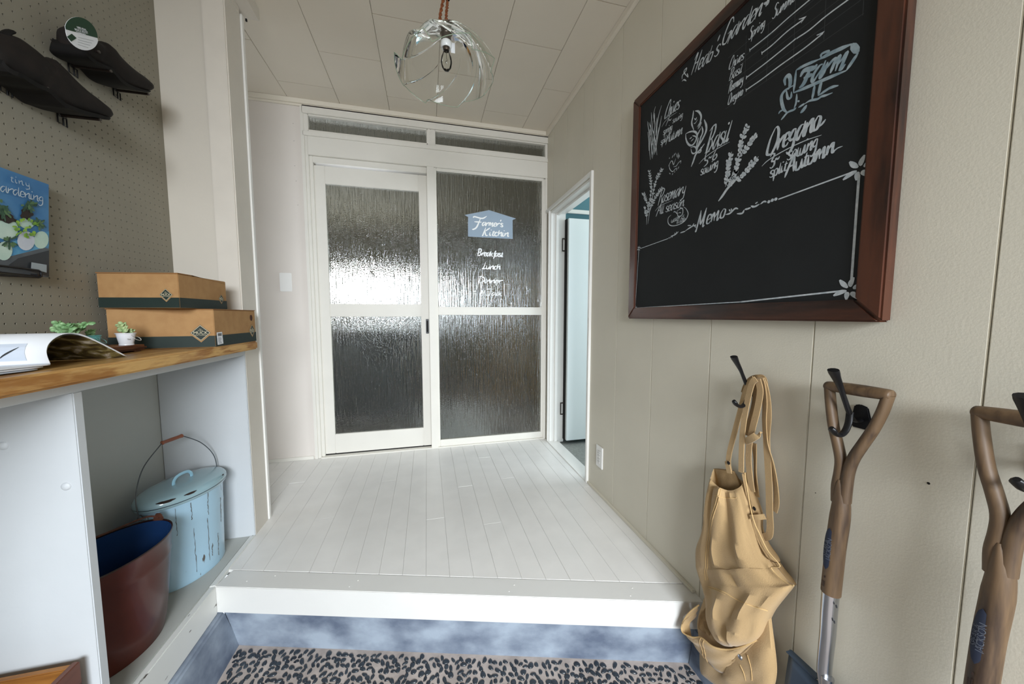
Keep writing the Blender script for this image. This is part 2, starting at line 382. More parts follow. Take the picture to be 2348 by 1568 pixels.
# right wall: wide tongue and groove panels, with the side doorway cut out
D0, D1, DZ = 1.80, 2.475, 1.745
wr = struct(BX('wall_right', WALL, A+.012, A+.10, -2.4, D0, DOMA-.05, C+.02), 'right wall of painted vertical panels')
gy = [-2.4, -2.1, -1.83, -1.56, -1.29, -1.02, -.75, -.48, -.20, .08, .362, .627, .936, 1.236, 1.513, D0-.0]
for i in range(len(gy)-1):
    BX('panel', WALL, A, A+.012, gy[i]+.0006, gy[i+1]-.0006, DOMA, C+.01, wr, bevel=.0016)
for (ya, yb) in ((D0, 1.92), (1.92, 2.16), (2.16, 2.405), (2.405, B+.02)):
    BX('panel', WALL, A, A+.012, ya+.0008, yb-.0008, DZ if yb <= D1 or ya < D1 else -.03, C+.01, wr, bevel=.0014)
BX('lintel', WALL, A+.012, A+.10, D0, B+.05, DZ, C+.02, wr)
BX('jamb_block', WALL, A+.004, A+.10, D1, B+.05, -.03, DZ, wr)
for (u, v, r_) in ((2129, 1108, .0022), (1870, 1130, .001)):
    p = at(u, v, x=A); q = MB(); q.lathe([(0, .0004), (r_, .0004), (r_*1.1, 0)], (0, 0, 0), 10)
    o = q.build('nail_head', DARK, wr); o.location = p; o.rotation_euler = (0, -PI/2, 0)
# ceiling moulding and skirting
def strip(name, label, m, boxes, bevel=.002):
    mb = MB()
    for b in boxes: mb.box(*b)
    return struct(mb.build(name, m, bevel=bevel), label)
MOLD = mat('moulding_paint', '#e6decf', .5, bump=.05)
strip('trim_5', 'cream moulding where ceiling meets right wall', MOLD, [(A-.020, A, -2.4, B-.012, C-.030, C)])
strip('trim_6', 'cream moulding where ceiling meets back wall', MOLD, [(XL, A, B-.022, B, C-.028, C), (XL, A, B-.012, B, C-.040, C-.028)])
strip('baseboard_right', 'thin painted skirting strip at the foot of the right wall', WALL, [(A-.011, A, .955, D0-.02, 0, .012)], .001)
strip('baseboard_back', 'low white skirting under the back wall left of the door', WHITE2, [(XL, -.765, B-.008, B, 0, .022)], .001)

# back wall
wb = struct(BX('wall_back', WALLB, XL-.05, -.752, B, B+.06, -.03, C+.02), 'off-white back wall left of the sliding door')
for (u, v) in ((672, 283), (674, 323), (676, 380), (679, 415), (683, 470)):
    p = at(u, v, y=B); q = MB(); q.lathe([(0, .0005), (.0013, .0004), (.0016, 0)], (0, 0, 0), 8); o = q.build('nail_head', DARK, wb); o.location = p; o.rotation_euler = (PI/2, 0, 0)
# door frame assembly, as trims
FR = [(-.757, -.738, B-.010, B+.06, 0, C-.038), (-.738, -.7205, B-.002, B+.09, 0, 2.29)]
strip('trim_7', 'white left post of the glazed door frame', WHITE2, FR)
strip('trim_8', 'white centre post between sliding door and fixed glass panel', WHITE2, [(.0165, .066, B-.008, B+.09, 0, 2.005)])
strip('trim_9', 'white right post of the glazed frame at the room corner', WHITE2, [(.885, A, B-.006, B+.09, 0, 2.0045), (.876, .885, B-.001, B+.09, 0, 2.0)])
strip('trim_10', 'white lintel board between door and transom lights', WHITE2, [(-.7205, A, B-.006, B+.09, 2.005, 2.120), (-.745, A, B-.012, B+.09, 2.120, 2.147)])
strip('trim_11', 'white head rail above the transom lights', WHITE2, [(-.745, A, B-.012, B+.09, 2.255, C-.03)])
strip('trim_12', 'white sill under door and glass panel', WHITE2, [(-.7205, A-.012, B-.012, B+.09, -.02, .006)])
strip('trim_13', 'stepped white reveal around the sliding door', WHITE2, [(-.7205, -.700, B+.012, B+.09, .006, 2.0045), (-.7, .0165, B+.0121, B+.0899, 1.966, 2.0044)])
def pane(x0, x1, z0, z1, y, parent, name='pane'):
    q = MB(); q.box(x0, x1, y, y+.004, z0, z1); return q.build(name, RG, parent)
def glazed(name, label, x0, x1, z0, z1, y0, y1, members, panes, yg, lab=True):
    e = sempty(name, label)
    for n, bx in members: BX(n, WHITE2, bx[0], bx[1], y0, y1, bx[2], bx[3], e, bevel=.0025)
    for n, bx in panes: pane(bx[0], bx[1], bx[2], bx[3], yg, e, n)
    return e
# sliding door
d1 = glazed('door_1', 'white sliding door with two ribbed glass panes', 0, 0, 0, 0, B+.028, B+.058,
    [('stile', (-.700, -.636, .014, 1.955)), ('stile', (-.040, .022, .014, 1.955)), ('rail', (-.636, -.040, 1.842, 1.955)), ('rail', (-.636, -.040, .967, 1.055)), ('rail', (-.636, -.040, .014, .150))],
    [('pane', (-.641, -.035, 1.050, 1.847)), ('pane', (-.641, -.035, .145, .972))], B+.041)
p = at(981, 768, y=B+.028)
BX('handle', BLACKM, -.008, .012, B+.022, B+.028, .845, .950, d1, bevel=.002)
BX('handle_recess', DARK, -.003, .007, B+.0205, B+.0222, .857, .938, d1)
BX('gap_shade_strip', DARK, -.700, .0165, B+.03, B+.056, .006, .014, d1)  # dark strip painted in for the shade of the gap under the door
# fixed panel
w1 = glazed('window_1', 'white framed fixed panel of ribbed glass with painted lettering', 0, 0, 0, 0, B+.004, B+.036,
    [('stile', (.066, .081, .006, 2.005)), ('stile', (.862, .876, .006, 2.005)), ('rail', (.081, .862, 1.985, 2.005)), ('rail', (.081, .862, .980, 1.038)), ('rail', (.081, .862, .006, .055))],
    [('pane', (.078, .866, 1.034, 1.989)), ('pane', (.078, .866, .051, .984))], B+.012)
BX('glazing_bead', WHITE2, .081, .862, B+.000, B+.006, 1.030, 1.038, w1, bevel=.001)
BX('glazing_bead', WHITE2, .081, .862, B+.000, B+.006, .980, .986, w1, bevel=.001)
# transoms
for n, lab, x0, x1 in (('window_2', 'long low transom light of ribbed glass, left', -.745, .047), ('window_3', 'long low transom light of ribbed glass, right', .047, .900)):
    glazed(n, lab, 0, 0, 0, 0, B-.004, B+.05,
        [('stile', (x0, x0+.032, 2.147, 2.255)), ('stile', (x1-.027 if x1 < .5 else x1-.018, x1, 2.147, 2.255)), ('rail', (x0+.03, x1-.018, 2.245, 2.255)), ('rail', (x0+.03, x1-.018, 2.147, 2.160))],
        [('pane', (x0+.03, x1-.016, 2.158, 2.247))], B+.02)
# sign on the glass (painted on the front of the pane)
SY = B+.0115
HB = mat('painted_blue_grey', '#93a3b3', .6); WP = mat('white_brush_paint', '#f0f0ee', .6)
q = MB(); sp = [(.300, 1.547), (.635, 1.547), (.634, 1.686), (.660, 1.698), (.456, 1.745), (.276, 1.698), (.302, 1.686)]
q.prism([(x, SY, z) for x, z in sp], (0, -.0006, 0)); q.build('house_emblem', HB, w1)
q = MB(); N_ = Vector((0, -1, 0))
def wr_(txt, a, b, cap, w, slant=.2, tight=1.0):
    pa = at(a[0], a[1], y=SY); pb = at(b[0], b[1], y=SY); pb.z = pa.z
    write(q, txt, pa, pb, cap, w, N_, .0012, slant, tight, .3)
wr_('F', (1088, 520), (1112, 521), .072, .0115, .1); wr_("armer's", (1105, 517), (1153, 519), .050, .0096); wr_('Kitchin', (1108, 539), (1166, 541), .056, .0098)
q.build('lettering', WP, w1)
q = MB()
wr_('Breakfast', (1096, 586), (1153, 588), .048, .0094, .1); wr_('Lunch', (1106, 616), (1147, 617), .048, .0090); wr_('Dinner', (1097, 648), (1151, 649), .046, .0090); wr_('&', (1102, 677), (1112, 677), .036, .0072, 0); wr_('Talk', (1116, 677), (1151, 679), .046, .0078)
q.build('lettering', WP, w1)

# side doorway in the right wall
e = sempty('door_2', 'white framed side doorway with the door standing open')
WB = mat('bluish_white_paint', '#dfe4e4', .4, bump=.05)
for n, bx in (('casing', (A-.014, A+.004, D0-.016, D0+.004, 0, DZ+.022)), ('casing', (A-.014, A+.004, D0+.004, B-.012, DZ+.002, DZ+.022)), ('casing', (A-.010, A+.004, D1-.004, D1+.012, 0, DZ+.002)),
              ('jamb', (A+.004, A+.12, D0, D0+.012, -.01, DZ)), ('jamb', (A+.004, A+.12, D1-.014, D1+.01, -.01, DZ)), ('head', (A+.004, A+.12, D0+.012, D1-.014, DZ-.016, DZ)),
              ('stop', (A+.045, A+.065, D0+.012, D1-.014, DZ-.032, DZ-.016)), ('stop', (A+.040, A+.062, D1-.028, D1-.014, -.01, DZ-.016)),
              ('threshold', (A-.012, A+.075, D0-.004, D1-.0, -.02, .004))):
    BX(n, WHITE, *bx, e, bevel=.0015)
lf = MB(); lf.box(1.02, 1.62, D1-.075, D1-.045, .018, DZ-.06); leaf = lf.build('door_leaf', mat('door_leaf_paint', '#e6eceb', .35), e, bevel=.002)
BX('edge_gap', DARK, 1.012, 1.02, D1-.05, D1-.018, .018, DZ-.06, e)
for z in (1.50, .26):
    q = MB(); yy = D1-.032
    for bx in ((.985, 1.022, z-.048, z-.040), (.985, 1.022, z+.040, z+.048), (.985, .991, z-.04, z+.04), (1.012, 1.022, z-.04, z+.04)): q.box(bx[0], bx[1], yy-.004, yy, bx[2], bx[3])
    q.build('hinge', mat('brown_hinge', '#3a2f2b', .5, .4), e)
BX('knob', BLACKM, 1.55, 1.58, D1-.10, D1-.075, .88, .91, e, bevel=.005)
# room beyond the doorway
TEAL = mat('teal_wall_paint', '#4f7a84', .6, var=.05); CARP = mat('grey_carpet', '#8b8d88', .95, c2='#9b9d98', vscale=60, bump=.4, bscale=300)
struct(BX('floor.002', CARP, A+.075, 2.9, .4, B+.05, -.06, -.02), 'grey carpet of the side room')
struct(BX('ceiling.001', CEILM, A+.1, 2.9, .4, B+.05, C, C+.04), 'ceiling of the side room')
struct(BX('wall_side_room_back', TEAL, A+.1, 2.9, B+.0, B+.055, -.06, C), 'teal wall of the side room')
strip('trim_14', 'white picture rail in the side room', WHITE, [(A+.101, 2.9, B-.015, B, 1.76, 1.79)])
struct(BX('wall_side_room_front', TEAL, A+.1, 2.9, .36, .4, -.06, C), 'near wall of the side room')
wsr = MB(); wsr.box(2.86, 2.9, .4, .8, -.06, C); wsr.box(2.86, 2.9, 1.8, B, -.06, C); wsr.box(2.86, 2.9, .8, 1.8, -.06, .55); wsr.box(2.86, 2.9, .8, 1.8, 2.05, C)
struct(wsr.build('wall_side_room_right', TEAL), 'window wall of the side room')

# shelving side: far left wall, pegboard, posts
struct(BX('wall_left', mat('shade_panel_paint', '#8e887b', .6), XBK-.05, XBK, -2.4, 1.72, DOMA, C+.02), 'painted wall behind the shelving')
struct(BX('wall_left_far', WALLB, XL-.05, XL, 1.74, B, -.03, C+.02), 'left wall of the inner room')
PA = mat('recess_panel_paint', '#cfc8bc', .55, var=.03, vscale=4, bump=.1, bscale=120)
struct(BX('wall_shelf_end', PA, XBK, -.840, 1.712, 1.755, .85, C+.02), 'off-white end panel of the shelf recess')
struct(BX('trim_15', mat('post_paint', '#d5cec3', .5, var=.05, vscale=9, bump=.2, bscale=40), -.838, E, 1.694, 1.818, -.012, C+.01, bevel=.004), 'painted square post at the end of the counter')
strip('trim_16', 'thin white batten on the inner side of the post', WHITE, [(E-.03, E+.006, 1.820, 1.838, -.0005, C-.062)], .001)
strip('trim_17', 'painted ceiling beam over the opening', mat('post_paint', '#d5cec3'), [(E-.1, -.700, -2.4, 1.862, C-.052, C), (E-.06, -.752, -2.4, 1.80, C-.075, C-.052)])
BX('notch', DARK, -.750, -.744, 1.846, 1.852, C-.07, C-.06, bpy.data.objects['trim_17'])
# pegboard with real holes
mb = MB(); py, pz, hr = .0228, .0245, .0026; y0p, z0p = .508, .869; ny, nz = 52, 59
vid = {}
def V(y, z):
    k = (round(y, 5), round(z, 5))
    if k not in vid: vid[k] = len(mb.v); mb.v.append((XPEG, y, z))
    return vid[k]
for i in range(ny):
    for j in range(nz):
        ya, za = y0p+i*py, z0p+j*pz; yb, zb = ya+py, za+pz; cy, cz = ya+py/2, za+pz/2
        cor = [V(yb, cz), V(yb, zb), V(cy, zb), V(ya, zb), V(ya, cz), V(ya, za), V(cy, za), V(yb, za)]
        n0 = len(mb.v)
        for k in range(8):
            t = PI/4*k; mb.v.append((XPEG, cy+hr*math.cos(t), cz+hr*math.sin(t)))
        for k in range(8):
            t = PI/4*k; mb.v.append((XPEG-.005, cy+hr*math.cos(t), cz+hr*math.sin(t)))
        for k in range(8):
            l = (k+1) % 8; mb.f.append((cor[k], cor[l], n0+l, n0+k)); mb.f.append((n0+k, n0+l, n0+8+l, n0+8+k))
mb.mi = [0]*len(mb.f)
yE, zE = y0p+ny*py, z0p+nz*pz
me = bpy.data.meshes.new('pegboard'); me.from_pydata(mb.v, [], mb.f); me.update()
pg = link('pegboard', me, PEG); tag(pg, 'tall grey pegboard covering the wall above the wooden counter', 'pegboard')
BX('blank_edge', PEG, XPEG-.005, XPEG, y0p-2.9, y0p, z0p, C, pg); BX('blank_edge', PEG, XPEG-.005, XPEG, yE, 1.7115, z0p, C, pg); BX('blank_edge', PEG, XPEG-.005, XPEG, y0p, yE, zE, C, pg)
BX('backing', DARK, XPEG-.03, XPEG-.012, y0p-2.9, 1.711, z0p, C, pg)
# entrance wall behind the camera with its doorway
we = MB(); we.box(XBK-.05, -.66, -2.50, -2.4, DOMA-.05, C+.02); we.box(.84, A+.1, -2.50, -2.4, DOMA-.05, C+.02); we.box(-.66, .84, -2.50, -2.4, 1.95, C+.02)
struct(we.build('wall_front', mat('brown_entrance_wall', '#5d544a', .7)), 'entrance wall behind the viewer')
struct(BX('ground', mat('outdoor_paving', '#8d8c88', .9, c2='#a1a09a', vscale=4), -14, 14, -16, -2.5, DOMA-.08, DOMA-.02), 'paving outside the entrance')

# kitchen beyond the ribbed glass
KW = mat('kitchen_wall_paint', '#8f8977', .7, var=.05); KD = wood_mat('kitchen_dark_wood', '#2b2320', '#4d4038', 'z', 5); KF = wood_mat('kitchen_floor_wood', '#77706a', '#a59d94', 'y', 5, rough=.14)
struct(BX('floor.003', KF, -2.2, 2.2, B+.09, 5.9, -.05, -.012), 'glossy wooden floor of the kitchen')
struct(BX('ceiling.002', KW, -2.2, 2.2, B+.06, 5.9, C, C+.04), 'kitchen ceiling')
struct(BX('wall_kitchen_left', KW, -2.25, -2.2, B+.06, 5.9, -.05, C), 'left kitchen wall')
k = MB(); wx0, wx1, wz0, wz1 = -1.50, -.16, 1.10, 1.50; vx0, vx1, vz0, vz1 = -.02, .52, .80, 1.42
k.box(-2.2, wx0, 5.8, 5.9, -.05, C); k.box(wx1, vx0, 5.8, 5.9, -.05, C); k.box(vx1, 2.2, 5.8, 5.9, -.05, C); k.box(wx0, wx1, 5.8, 5.9, -.05, wz0); k.box(wx0, wx1, 5.8, 5.9, wz1, C); k.box(vx0, vx1, 5.8, 5.9, -.05, vz0); k.box(vx0, vx1, 5.8, 5.9, vz1, C)
struct(k.build('wall_kitchen_back', KW), 'far kitchen wall with its window opening')
k = MB(); k.box(2.2, 2.25, B+.06, 5.9, -.05, C)
struct(k.build('wall_kitchen_right', KW), 'right kitchen wall')
k = MB(); k.box(-2.2, -.752, B+.06, B+.09, -.05, C); k.box(A, 2.2, B+.06, B+.09, -.05, C); k.box(-.76, A, B+.06, B+.09, 2.29, C)
struct(k.build('wall_kitchen_front', KW), 'kitchen side of the partition')
w4 = sempty('window_4', 'bright kitchen window seen blurred through the ribbed glass')
for bx in ((wx0, wx1, wz0, wz0+.04), (wx0, wx1, wz1-.04, wz1), (wx0, wx0+.04, wz0, wz1), (wx1-.04, wx1, wz0, wz1), (-.77, -.73, wz0, wz1), (vx0, vx1, vz0, vz0+.03), (vx0, vx1, vz1-.03, vz1), (vx0, vx0+.03, vz0, vz1), (vx1-.03, vx1, vz0, vz1)): BX('frame', WHITE, bx[0], bx[1], 5.78, 5.82, bx[2], bx[3], w4)
def cupboard(loc, sx, sy, sz, m, label, group=None, top=None):
    t = thing('kitchen_cabinet', loc, label, 'cabinet', group)
    BX('body', m, -sx/2, sx/2, -sy/2, sy/2, 0.0, sz-.03, t, bevel=.003); BX('worktop', top or m, -sx/2-.01, sx/2+.01, -sy/2-.015, sy/2, sz-.03, sz, t, bevel=.003)
    n = max(1, round(sx/.45)); w = sx/n
    for i in range(n):
        d = BX('door', m, -sx/2+w*i+.004, -sx/2+w*(i+1)-.004, -sy/2-.018, -sy/2, .06, sz-.05, t, bevel=.003)
        BX('handle', BLACKM, -sx/2+w*(i+.85), -sx/2+w*(i+.85)+.012, -sy/2-.035, -sy/2-.018, sz*.6, sz*.75, d)
    return t
cupboard((-1.12, 5.48, -.012), 2.1, .6, .9, KD, 'long dark cabinet run below the kitchen window, behind the sliding door glass')
cupboard((-.62, 3.75, -.012), 1.15, .6, .86, mat('dark_slate_paint', '#2c3436', .35), 'dark kitchen island behind the lower pane of the sliding door', top=mat('steel_top', '#8d9092', .25, .9))
fm = BX('added_bright_mat', mat('added_mat_pale', '#eef2f6', .5, bump=.3, bscale=200), .02, .50, B+.12, 3.75, -.012, .004, bevel=.003); tag(fm, 'added pale mat standing in for bright floor reflections behind the fixed glass panel', 'mat')  # mat added only to brighten the streaks in the lower pane
cupboard((1.15, 3.9, -.012), .55, .45, 1.45, wood_mat('honey_wood', '#8a6a34', '#b08b4c', 'z', 5), 'tall honey-coloured cupboard behind the right part of the fixed glass panel')
# ------------------------------------------------------------------ shelving and counter
CT = .867
PINE = wood_mat('golden_pine', '#a06c30', '#d2a766', 'y', 13, rough=.4, rings=26, bump=.35, coat=.15)
ct = MB(); ct.box(XPEG, -.706, -2.38, 1.688, CT-.034, CT); ct = ct.build('countertop', PINE, bevel=.005)
tag(ct, 'thick golden pine countertop with worn front edge under the pegboard', 'countertop')
t = thing('shelf_unit', (-.9, .5, -.05), 'white painted open shelf unit below the pine countertop', 'shelf')
def SB(n, m, *b, bev=.002): o = BX(n, m, *b, bevel=bev); keep(o, t); return o
SB('top_rail', SHELFC, E-.022, E, -2.38, 1.690, .806, CT-.036)
SB('bottom_board', SHELFB, XBK+.002, E-.020, -2.38, 1.690, -.02, .002)
SB('front_board', SHELFW, E-.020, E, -2.38, stepy(E)+.0, -.104, .001); SB('front_edge', SHELFW, E-.020, E, stepy(E), 1.690, -.012, .004)
SB('side_panel', SHELFC, XBK+.002, E-.001, 1.690, 1.712, -.012, CT-.036)
SB('divider', SHELFC, XBK+.002, E-.001, .955, .977, -.001, .806); SB('divider', SHELFC, XBK+.002, E-.001, .10, .122, -.001, .806)
SB('back_panel', SHELFB, XBK, XBK+.002, -2.38, 1.690, -.012, CT-.036, bev=0)
SB('under_top', SHELFC, XBK+.002, E-.022, -2.38, 1.690, CT-.044, CT-.036)
for (u, v) in ((152, 1115), (8, 1022)):
    p = at(u, v, y=.955); q = MB(); q.lathe([(0, -.004), (.006, -.0035), (.0085, -.0015), (.009, 0)], (0, 0, 0), 16)
    o = q.build('bolt_cap', SHELFC, smooth=True); o.location = p; o.rotation_euler = (-PI/2, 0, 0); bpy.context.view_layer.update()
    o.parent = t; o.matrix_parent_inverse = Matrix.Translation(-Vector(t.location))
p = at(391, 834, x=E); o = BX('screw_slot', DARK, E-.001, E+.0006, p.y-.012, p.y+.012, p.z-.002, p.z+.002); keep(o, t)

# ------------------------------------------------------------------ cardboard boxes
CARD = mat('brown_cardboard', '#a47c50', .8, c2='#ad8658', vscale=30, bump=.08, bscale=300); CARDI = mat('cardboard_edge', '#8d6238', .85)
BAND = mat('dark_green_print', '#1f2d29', .6); CREAM = mat('cream_print', '#cfc4a6', .7); LBL = mat('white_label', '#e4e6ea', .5); INK = mat('black_ink', '#17181a', .6)
def font_mesh(txt, size, m, parent, name='lettering', loc=(0, 0, 0), X=None, Y=None, align='CENTER', ext=.0001, sx=1):
    c = bpy.data.curves.new(name, 'FONT'); c.body = txt; c.size = size; c.align_x = align; c.align_y = 'CENTER'; c.extrude = ext; c.resolution_u = 3
    o = bpy.data.objects.new('tmpf', c); COL.objects.link(o); dg = bpy.context.evaluated_depsgraph_get()
    me = bpy.data.meshes.new_from_object(o.evaluated_get(dg)); bpy.data.objects.remove(o)
    X = Vector(X or (1, 0, 0)).normalized(); Y = Vector(Y or (0, 0, 1)).normalized(); Z = X.cross(Y)
    Mx = Matrix((X*sx, Y, Z)).transposed().to_4x4(); Mx.translation = Vector(loc); me.transform(Mx)
    return me
def add_me(mb, me):
    mb.add([tuple(v.co) for v in me.vertices], [tuple(p.vertices) for p in me.polygons])
def shoe_box(P, L, R, h, z, label, lidslope, hole, sticker, logoL, logoR, dsize):
    """P near corner (x,y), L vector along the face seen at left, R vector along the face seen at right"""
    P = Vector((P[0], P[1], 0)); L = Vector((*L, 0)); R = Vector((*R, 0)); Z = Vector((0, 0, 1))
    t = thing('cardboard_box', P+Z*z, label, 'box', 'boot boxes stacked on the counter')
    nL = R.cross(L).cross(L); nL = -R.normalized(); nR = -L.normalized()        # outward normals of the two seen faces (towards viewer)
    b = MB(); q = .003
    b.prism([L*0, L, L+R, R], Z*(h-.002)); o = b.build('body', CARD, t, bevel=.0015)
    b = MB(); b.prism([(L*-.004+R*-.006)+Z*(h-.002), (L*1.004+R*-.006)+Z*(h-.002), L*1.004+R*lidslope+Z*(h-.002), L*-.004+R*lidslope+Z*(h-.002)], Z*.003)
    if lidslope < 1:
        b.add([L*-.004+R*lidslope+Z*(h+.001), L*1.004+R*lidslope+Z*(h+.001), L*1.004+R*1.0+Z*(h-.012), L*-.004+R*1.0+Z*(h-.012)], [(0, 1, 2, 3)])
    b.build('lid', CARDI, t)
    bz0, bz1 = .001, h*.30
    e = .0008
    b = MB(); b.prism([nL*e+Z*bz0, nL*e+L+Z*bz0, nL*e+L+Z*bz1, nL*e+Z*bz1], nL*.0003); b.prism([nR*e+Z*bz0, nR*e+R+Z*bz0, nR*e+R+Z*bz1, nR*e+Z*bz1], nR*.0003)
    b.build('printed_band', BAND, t)
    def diamond(org, ux, n, fx, dz, s):
        c = org+ux*fx+Z*dz
        for k, (m, sc, of) in enumerate(((CARD, 1.22, .0012), (BAND, 1.06, .0015), (CREAM, 1.0, .0017), (BAND, .93, .0019))):
            d = MB(); cc = c-Z*(.02*s if k == 0 else 0); d.prism([cc+ux*(-s*sc)+n*of, cc-Z*s*sc+n*of, cc+ux*s*sc+n*of, cc+Z*s*sc+n*of], n*.0002); d.build('emblem', m, t)
        d = MB(); Xd = ux if ux.cross(Z).dot(n) > 0 else -ux
        add_me(d, font_mesh('MUCK', s*.52, CREAM, t, loc=c+n*.0022, X=Xd, Y=Z)); add_me(d, font_mesh('The', s*.16, CREAM, t, loc=c+n*.0022+Z*s*.48, X=Xd, Y=Z)); add_me(d, font_mesh('Original', s*.16, CREAM, t, loc=c+n*.0022+Z*s*.32, X=Xd, Y=Z)); add_me(d, font_mesh('BOOT COMPANY', s*.15, CREAM, t, loc=c+n*.0022-Z*s*.30, X=Xd, Y=Z))
        tag(d.build('emblem_lettering', CREAM, t), kind='stuff')
    diamond(Vector(), L.normalized(), nL, L.length*logoL, h*.38, dsize); diamond(Vector(), R.normalized(), nR, R.length*logoR, h*.36, dsize*.85)
    if hole:
        d = MB(); c = R*.88+Z*h*.76+nR*.001; u_ = R.normalized()
        d.prism([c+u_*math.cos(a)*.010+Z*math.sin(a)*.0125 for a in [2*PI*i/16 for i in range(16)]], nR*.0003); d.build('finger_hole', mat('hole_brown', '#4a2b20', .9), t)
    if sticker:
        u_ = R.normalized(); d = MB(); o_ = R*.035+nR*.0014
        d.prism([o_+Z*.006, o_+u_*.034+Z*.008, o_+u_*.030+Z*.050, o_-u_*.002+Z*.049], nR*.0003); d.build('price_label', LBL, t)
        d = MB()
        for i in range(9): a = o_+u_*(.003+.0026*i)+nR*.0005; d.prism([a+Z*.036, a+u_*(.0008+.0006*(i % 3))+Z*.036, a+u_*(.0008+.0006*(i % 3))+Z*.046, a+Z*.046], nR*.0001)
        for i in range(5): a = o_+u_*.004+nR*.0005; zz = .011+.0045*i; d.prism([a+Z*zz, a+u_*(.020-.003*(i % 3))+Z*zz, a+u_*(.020-.003*(i % 3))+Z*(zz+.0012), a+Z*(zz+.0012)], nR*.0001)
        d.build('label_print', INK, t)
    return t
shoe_box((-.709, 1.392), (-.265, -.040), (.0, .291), .129, CT+.0005, 'lower cardboard boot box with barcode label and finger hole, resting on the countertop', 1.0, True, True, .14, .885, .026)
shoe_box((-.750, 1.300), (-.232, .042), (.000, .262), .108, CT+.1315, 'upper smaller cardboard boot box stacked on the lower one', .25, False, False, .16, .86, .018)

# ------------------------------------------------------------------ open magazine on the counter
PAPER = mat('white_paper', '#e4e7ec', .55); PAPERL = mat('page_edges', '#c7ccd0', .7)
def photo_page():
    m = bpy.data.materials.new('printed_photo_page'); m.use_nodes = True; nt = m.node_tree; b = nt.nodes['Principled BSDF']; b.inputs['Roughness'].default_value = .4
    tc = nt.nodes.new('ShaderNodeTexCoord'); v = nt.nodes.new('ShaderNodeTexNoise'); v.inputs['Scale'].default_value = 34; v.inputs['Detail'].default_value = 4; v.inputs['Distortion'].default_value = 1.2
    r = nt.nodes.new('ShaderNodeValToRGB'); el = r.color_ramp.elements; el[0].position = .35; el[0].color = lin('#2a231c'); el[1].position = .72; el[1].color = lin('#cfc7b4')
    for p_, c_ in ((.47, '#554a2c'), (.55, '#7c7347'), (.62, '#8f8778')): x = el.new(p_); x.color = lin(c_)
    nt.links.new(tc.outputs['Object'], v.inputs['Vector']); nt.links.new(v.outputs['Fac'], r.inputs[0]); nt.links.new(r.outputs[0], b.inputs['Base Color']); return m
PH = photo_page()
mx = -.742
arch = [(115, 832), (108, 815), (106, 800), (112, 785), (128, 771), (150, 763), (178, 763), (205, 772), (238, 788), (265, 802), (291, 816)]
aw = [at(u, v, x=mx) for u, v in arch]; z_off = CT+.010-aw[0].z
aw = [Vector((mx, p.y, max(CT+.003, p.z+z_off*(1-i/10)))) for i, p in enumerate(aw)]
ext = Vector((-.205, -.055, 0))
mg = thing('magazine', (mx, aw[0].y, CT), 'open magazine with curling white pages on the near end of the counter', 'magazine')
def mworld(name, mb, m, smooth=True): o = mb.build(name, m, smooth=smooth); keep(o, mg); return o
P = cr(aw, 4)
q = MB(); q.rings([[p, p+ext*.5+Vector((0, 0, .0)), p+ext] for p in P], close=False); o = mworld('curled_page', q, PAPER); solid(o, .0014, -1)
q = MB(); inner = [p+Vector((0, .003, -.0045)) for p in P[3:]]; q.rings([[p+Vector((-.002, 0, 0)), p+ext*.98] for p in inner], close=False); mworld('photo_page', q, PH)
# left pages: text block sloping towards the viewer, and the stack beneath
base = [at(u, v, x=mx) for u, v in ((116, 832), (80, 838), (40, 841), (0, 843), (-60, 846), (-150, 850))]
a0 = P[0]
def prof(k):  # page profile from the spine towards the near end
    return [Vector((mx-.004*k, a0.y-.002*k, CT+.010-.0017*k)), Vector((mx-.0, a0.y-.03, CT+.011-.0017*k)), Vector((mx, a0.y-.10, CT+.012-.0017*k)), Vector((mx, a0.y-.21, CT+.008-.0014*k))]
for k, nm in ((0, 'page'), (2, 'page'), (4, 'back_cover')):
    q = MB(); pr_ = cr(prof(k), 5); q.rings([[p, p+ext] for p in pr_], close=False); o = mworld(nm, q, PAPER if k < 4 else mat('magazine_cover', '#b9c3cf', .4)); solid(o, .0022, -1)
# printed column and illustration on the curled page's outer face
q = MB()
def onarch(u, v, off=.0010):
    i = int(u*(len(P)-1)); i = min(i, len(P)-2); p = P[i].lerp(P[i+1], u*(len(P)-1)-i)+ext*v
    tn = (P[i+1]-P[i]).normalized(); n = tn.cross(ext.normalized()); n = n if n.dot(CC-p) > 0 else -n
    return p+n*off
for r_ in range(13):
    for wd_ in range(6):
        v0 = .42+wd_*.085; u0 = .055+r_*.021; w_ = .05+.02*((r_*3+wd_) % 3)
        q.add([onarch(u0, v0), onarch(u0, v0+w_), onarch(u0+.007, v0+w_), onarch(u0+.007, v0)], [(0, 1, 2, 3)])
mworld('printed_text', q, mat('grey_print', '#8e939b', .6), False)
q = MB(); q.rings([[onarch(.06+.24*i/5, .13, .0009), onarch(.06+.24*i/5, .34, .0009)] for i in range(6)], close=False); mworld('printed_picture', q, mat('pale_grey_print', '#b4bcc8', .6), False)
q = MB(); q.rings([[onarch(.10+.15*i/7, .28-.11*(i/7)**1.4, .0013), onarch(.10+.15*i/7, .28-.11*(i/7)**1.4-.022*math.sin(PI*(i+.5)/8), .0013)] for i in range(8)], close=False); mworld('printed_picture', q, INK, False)

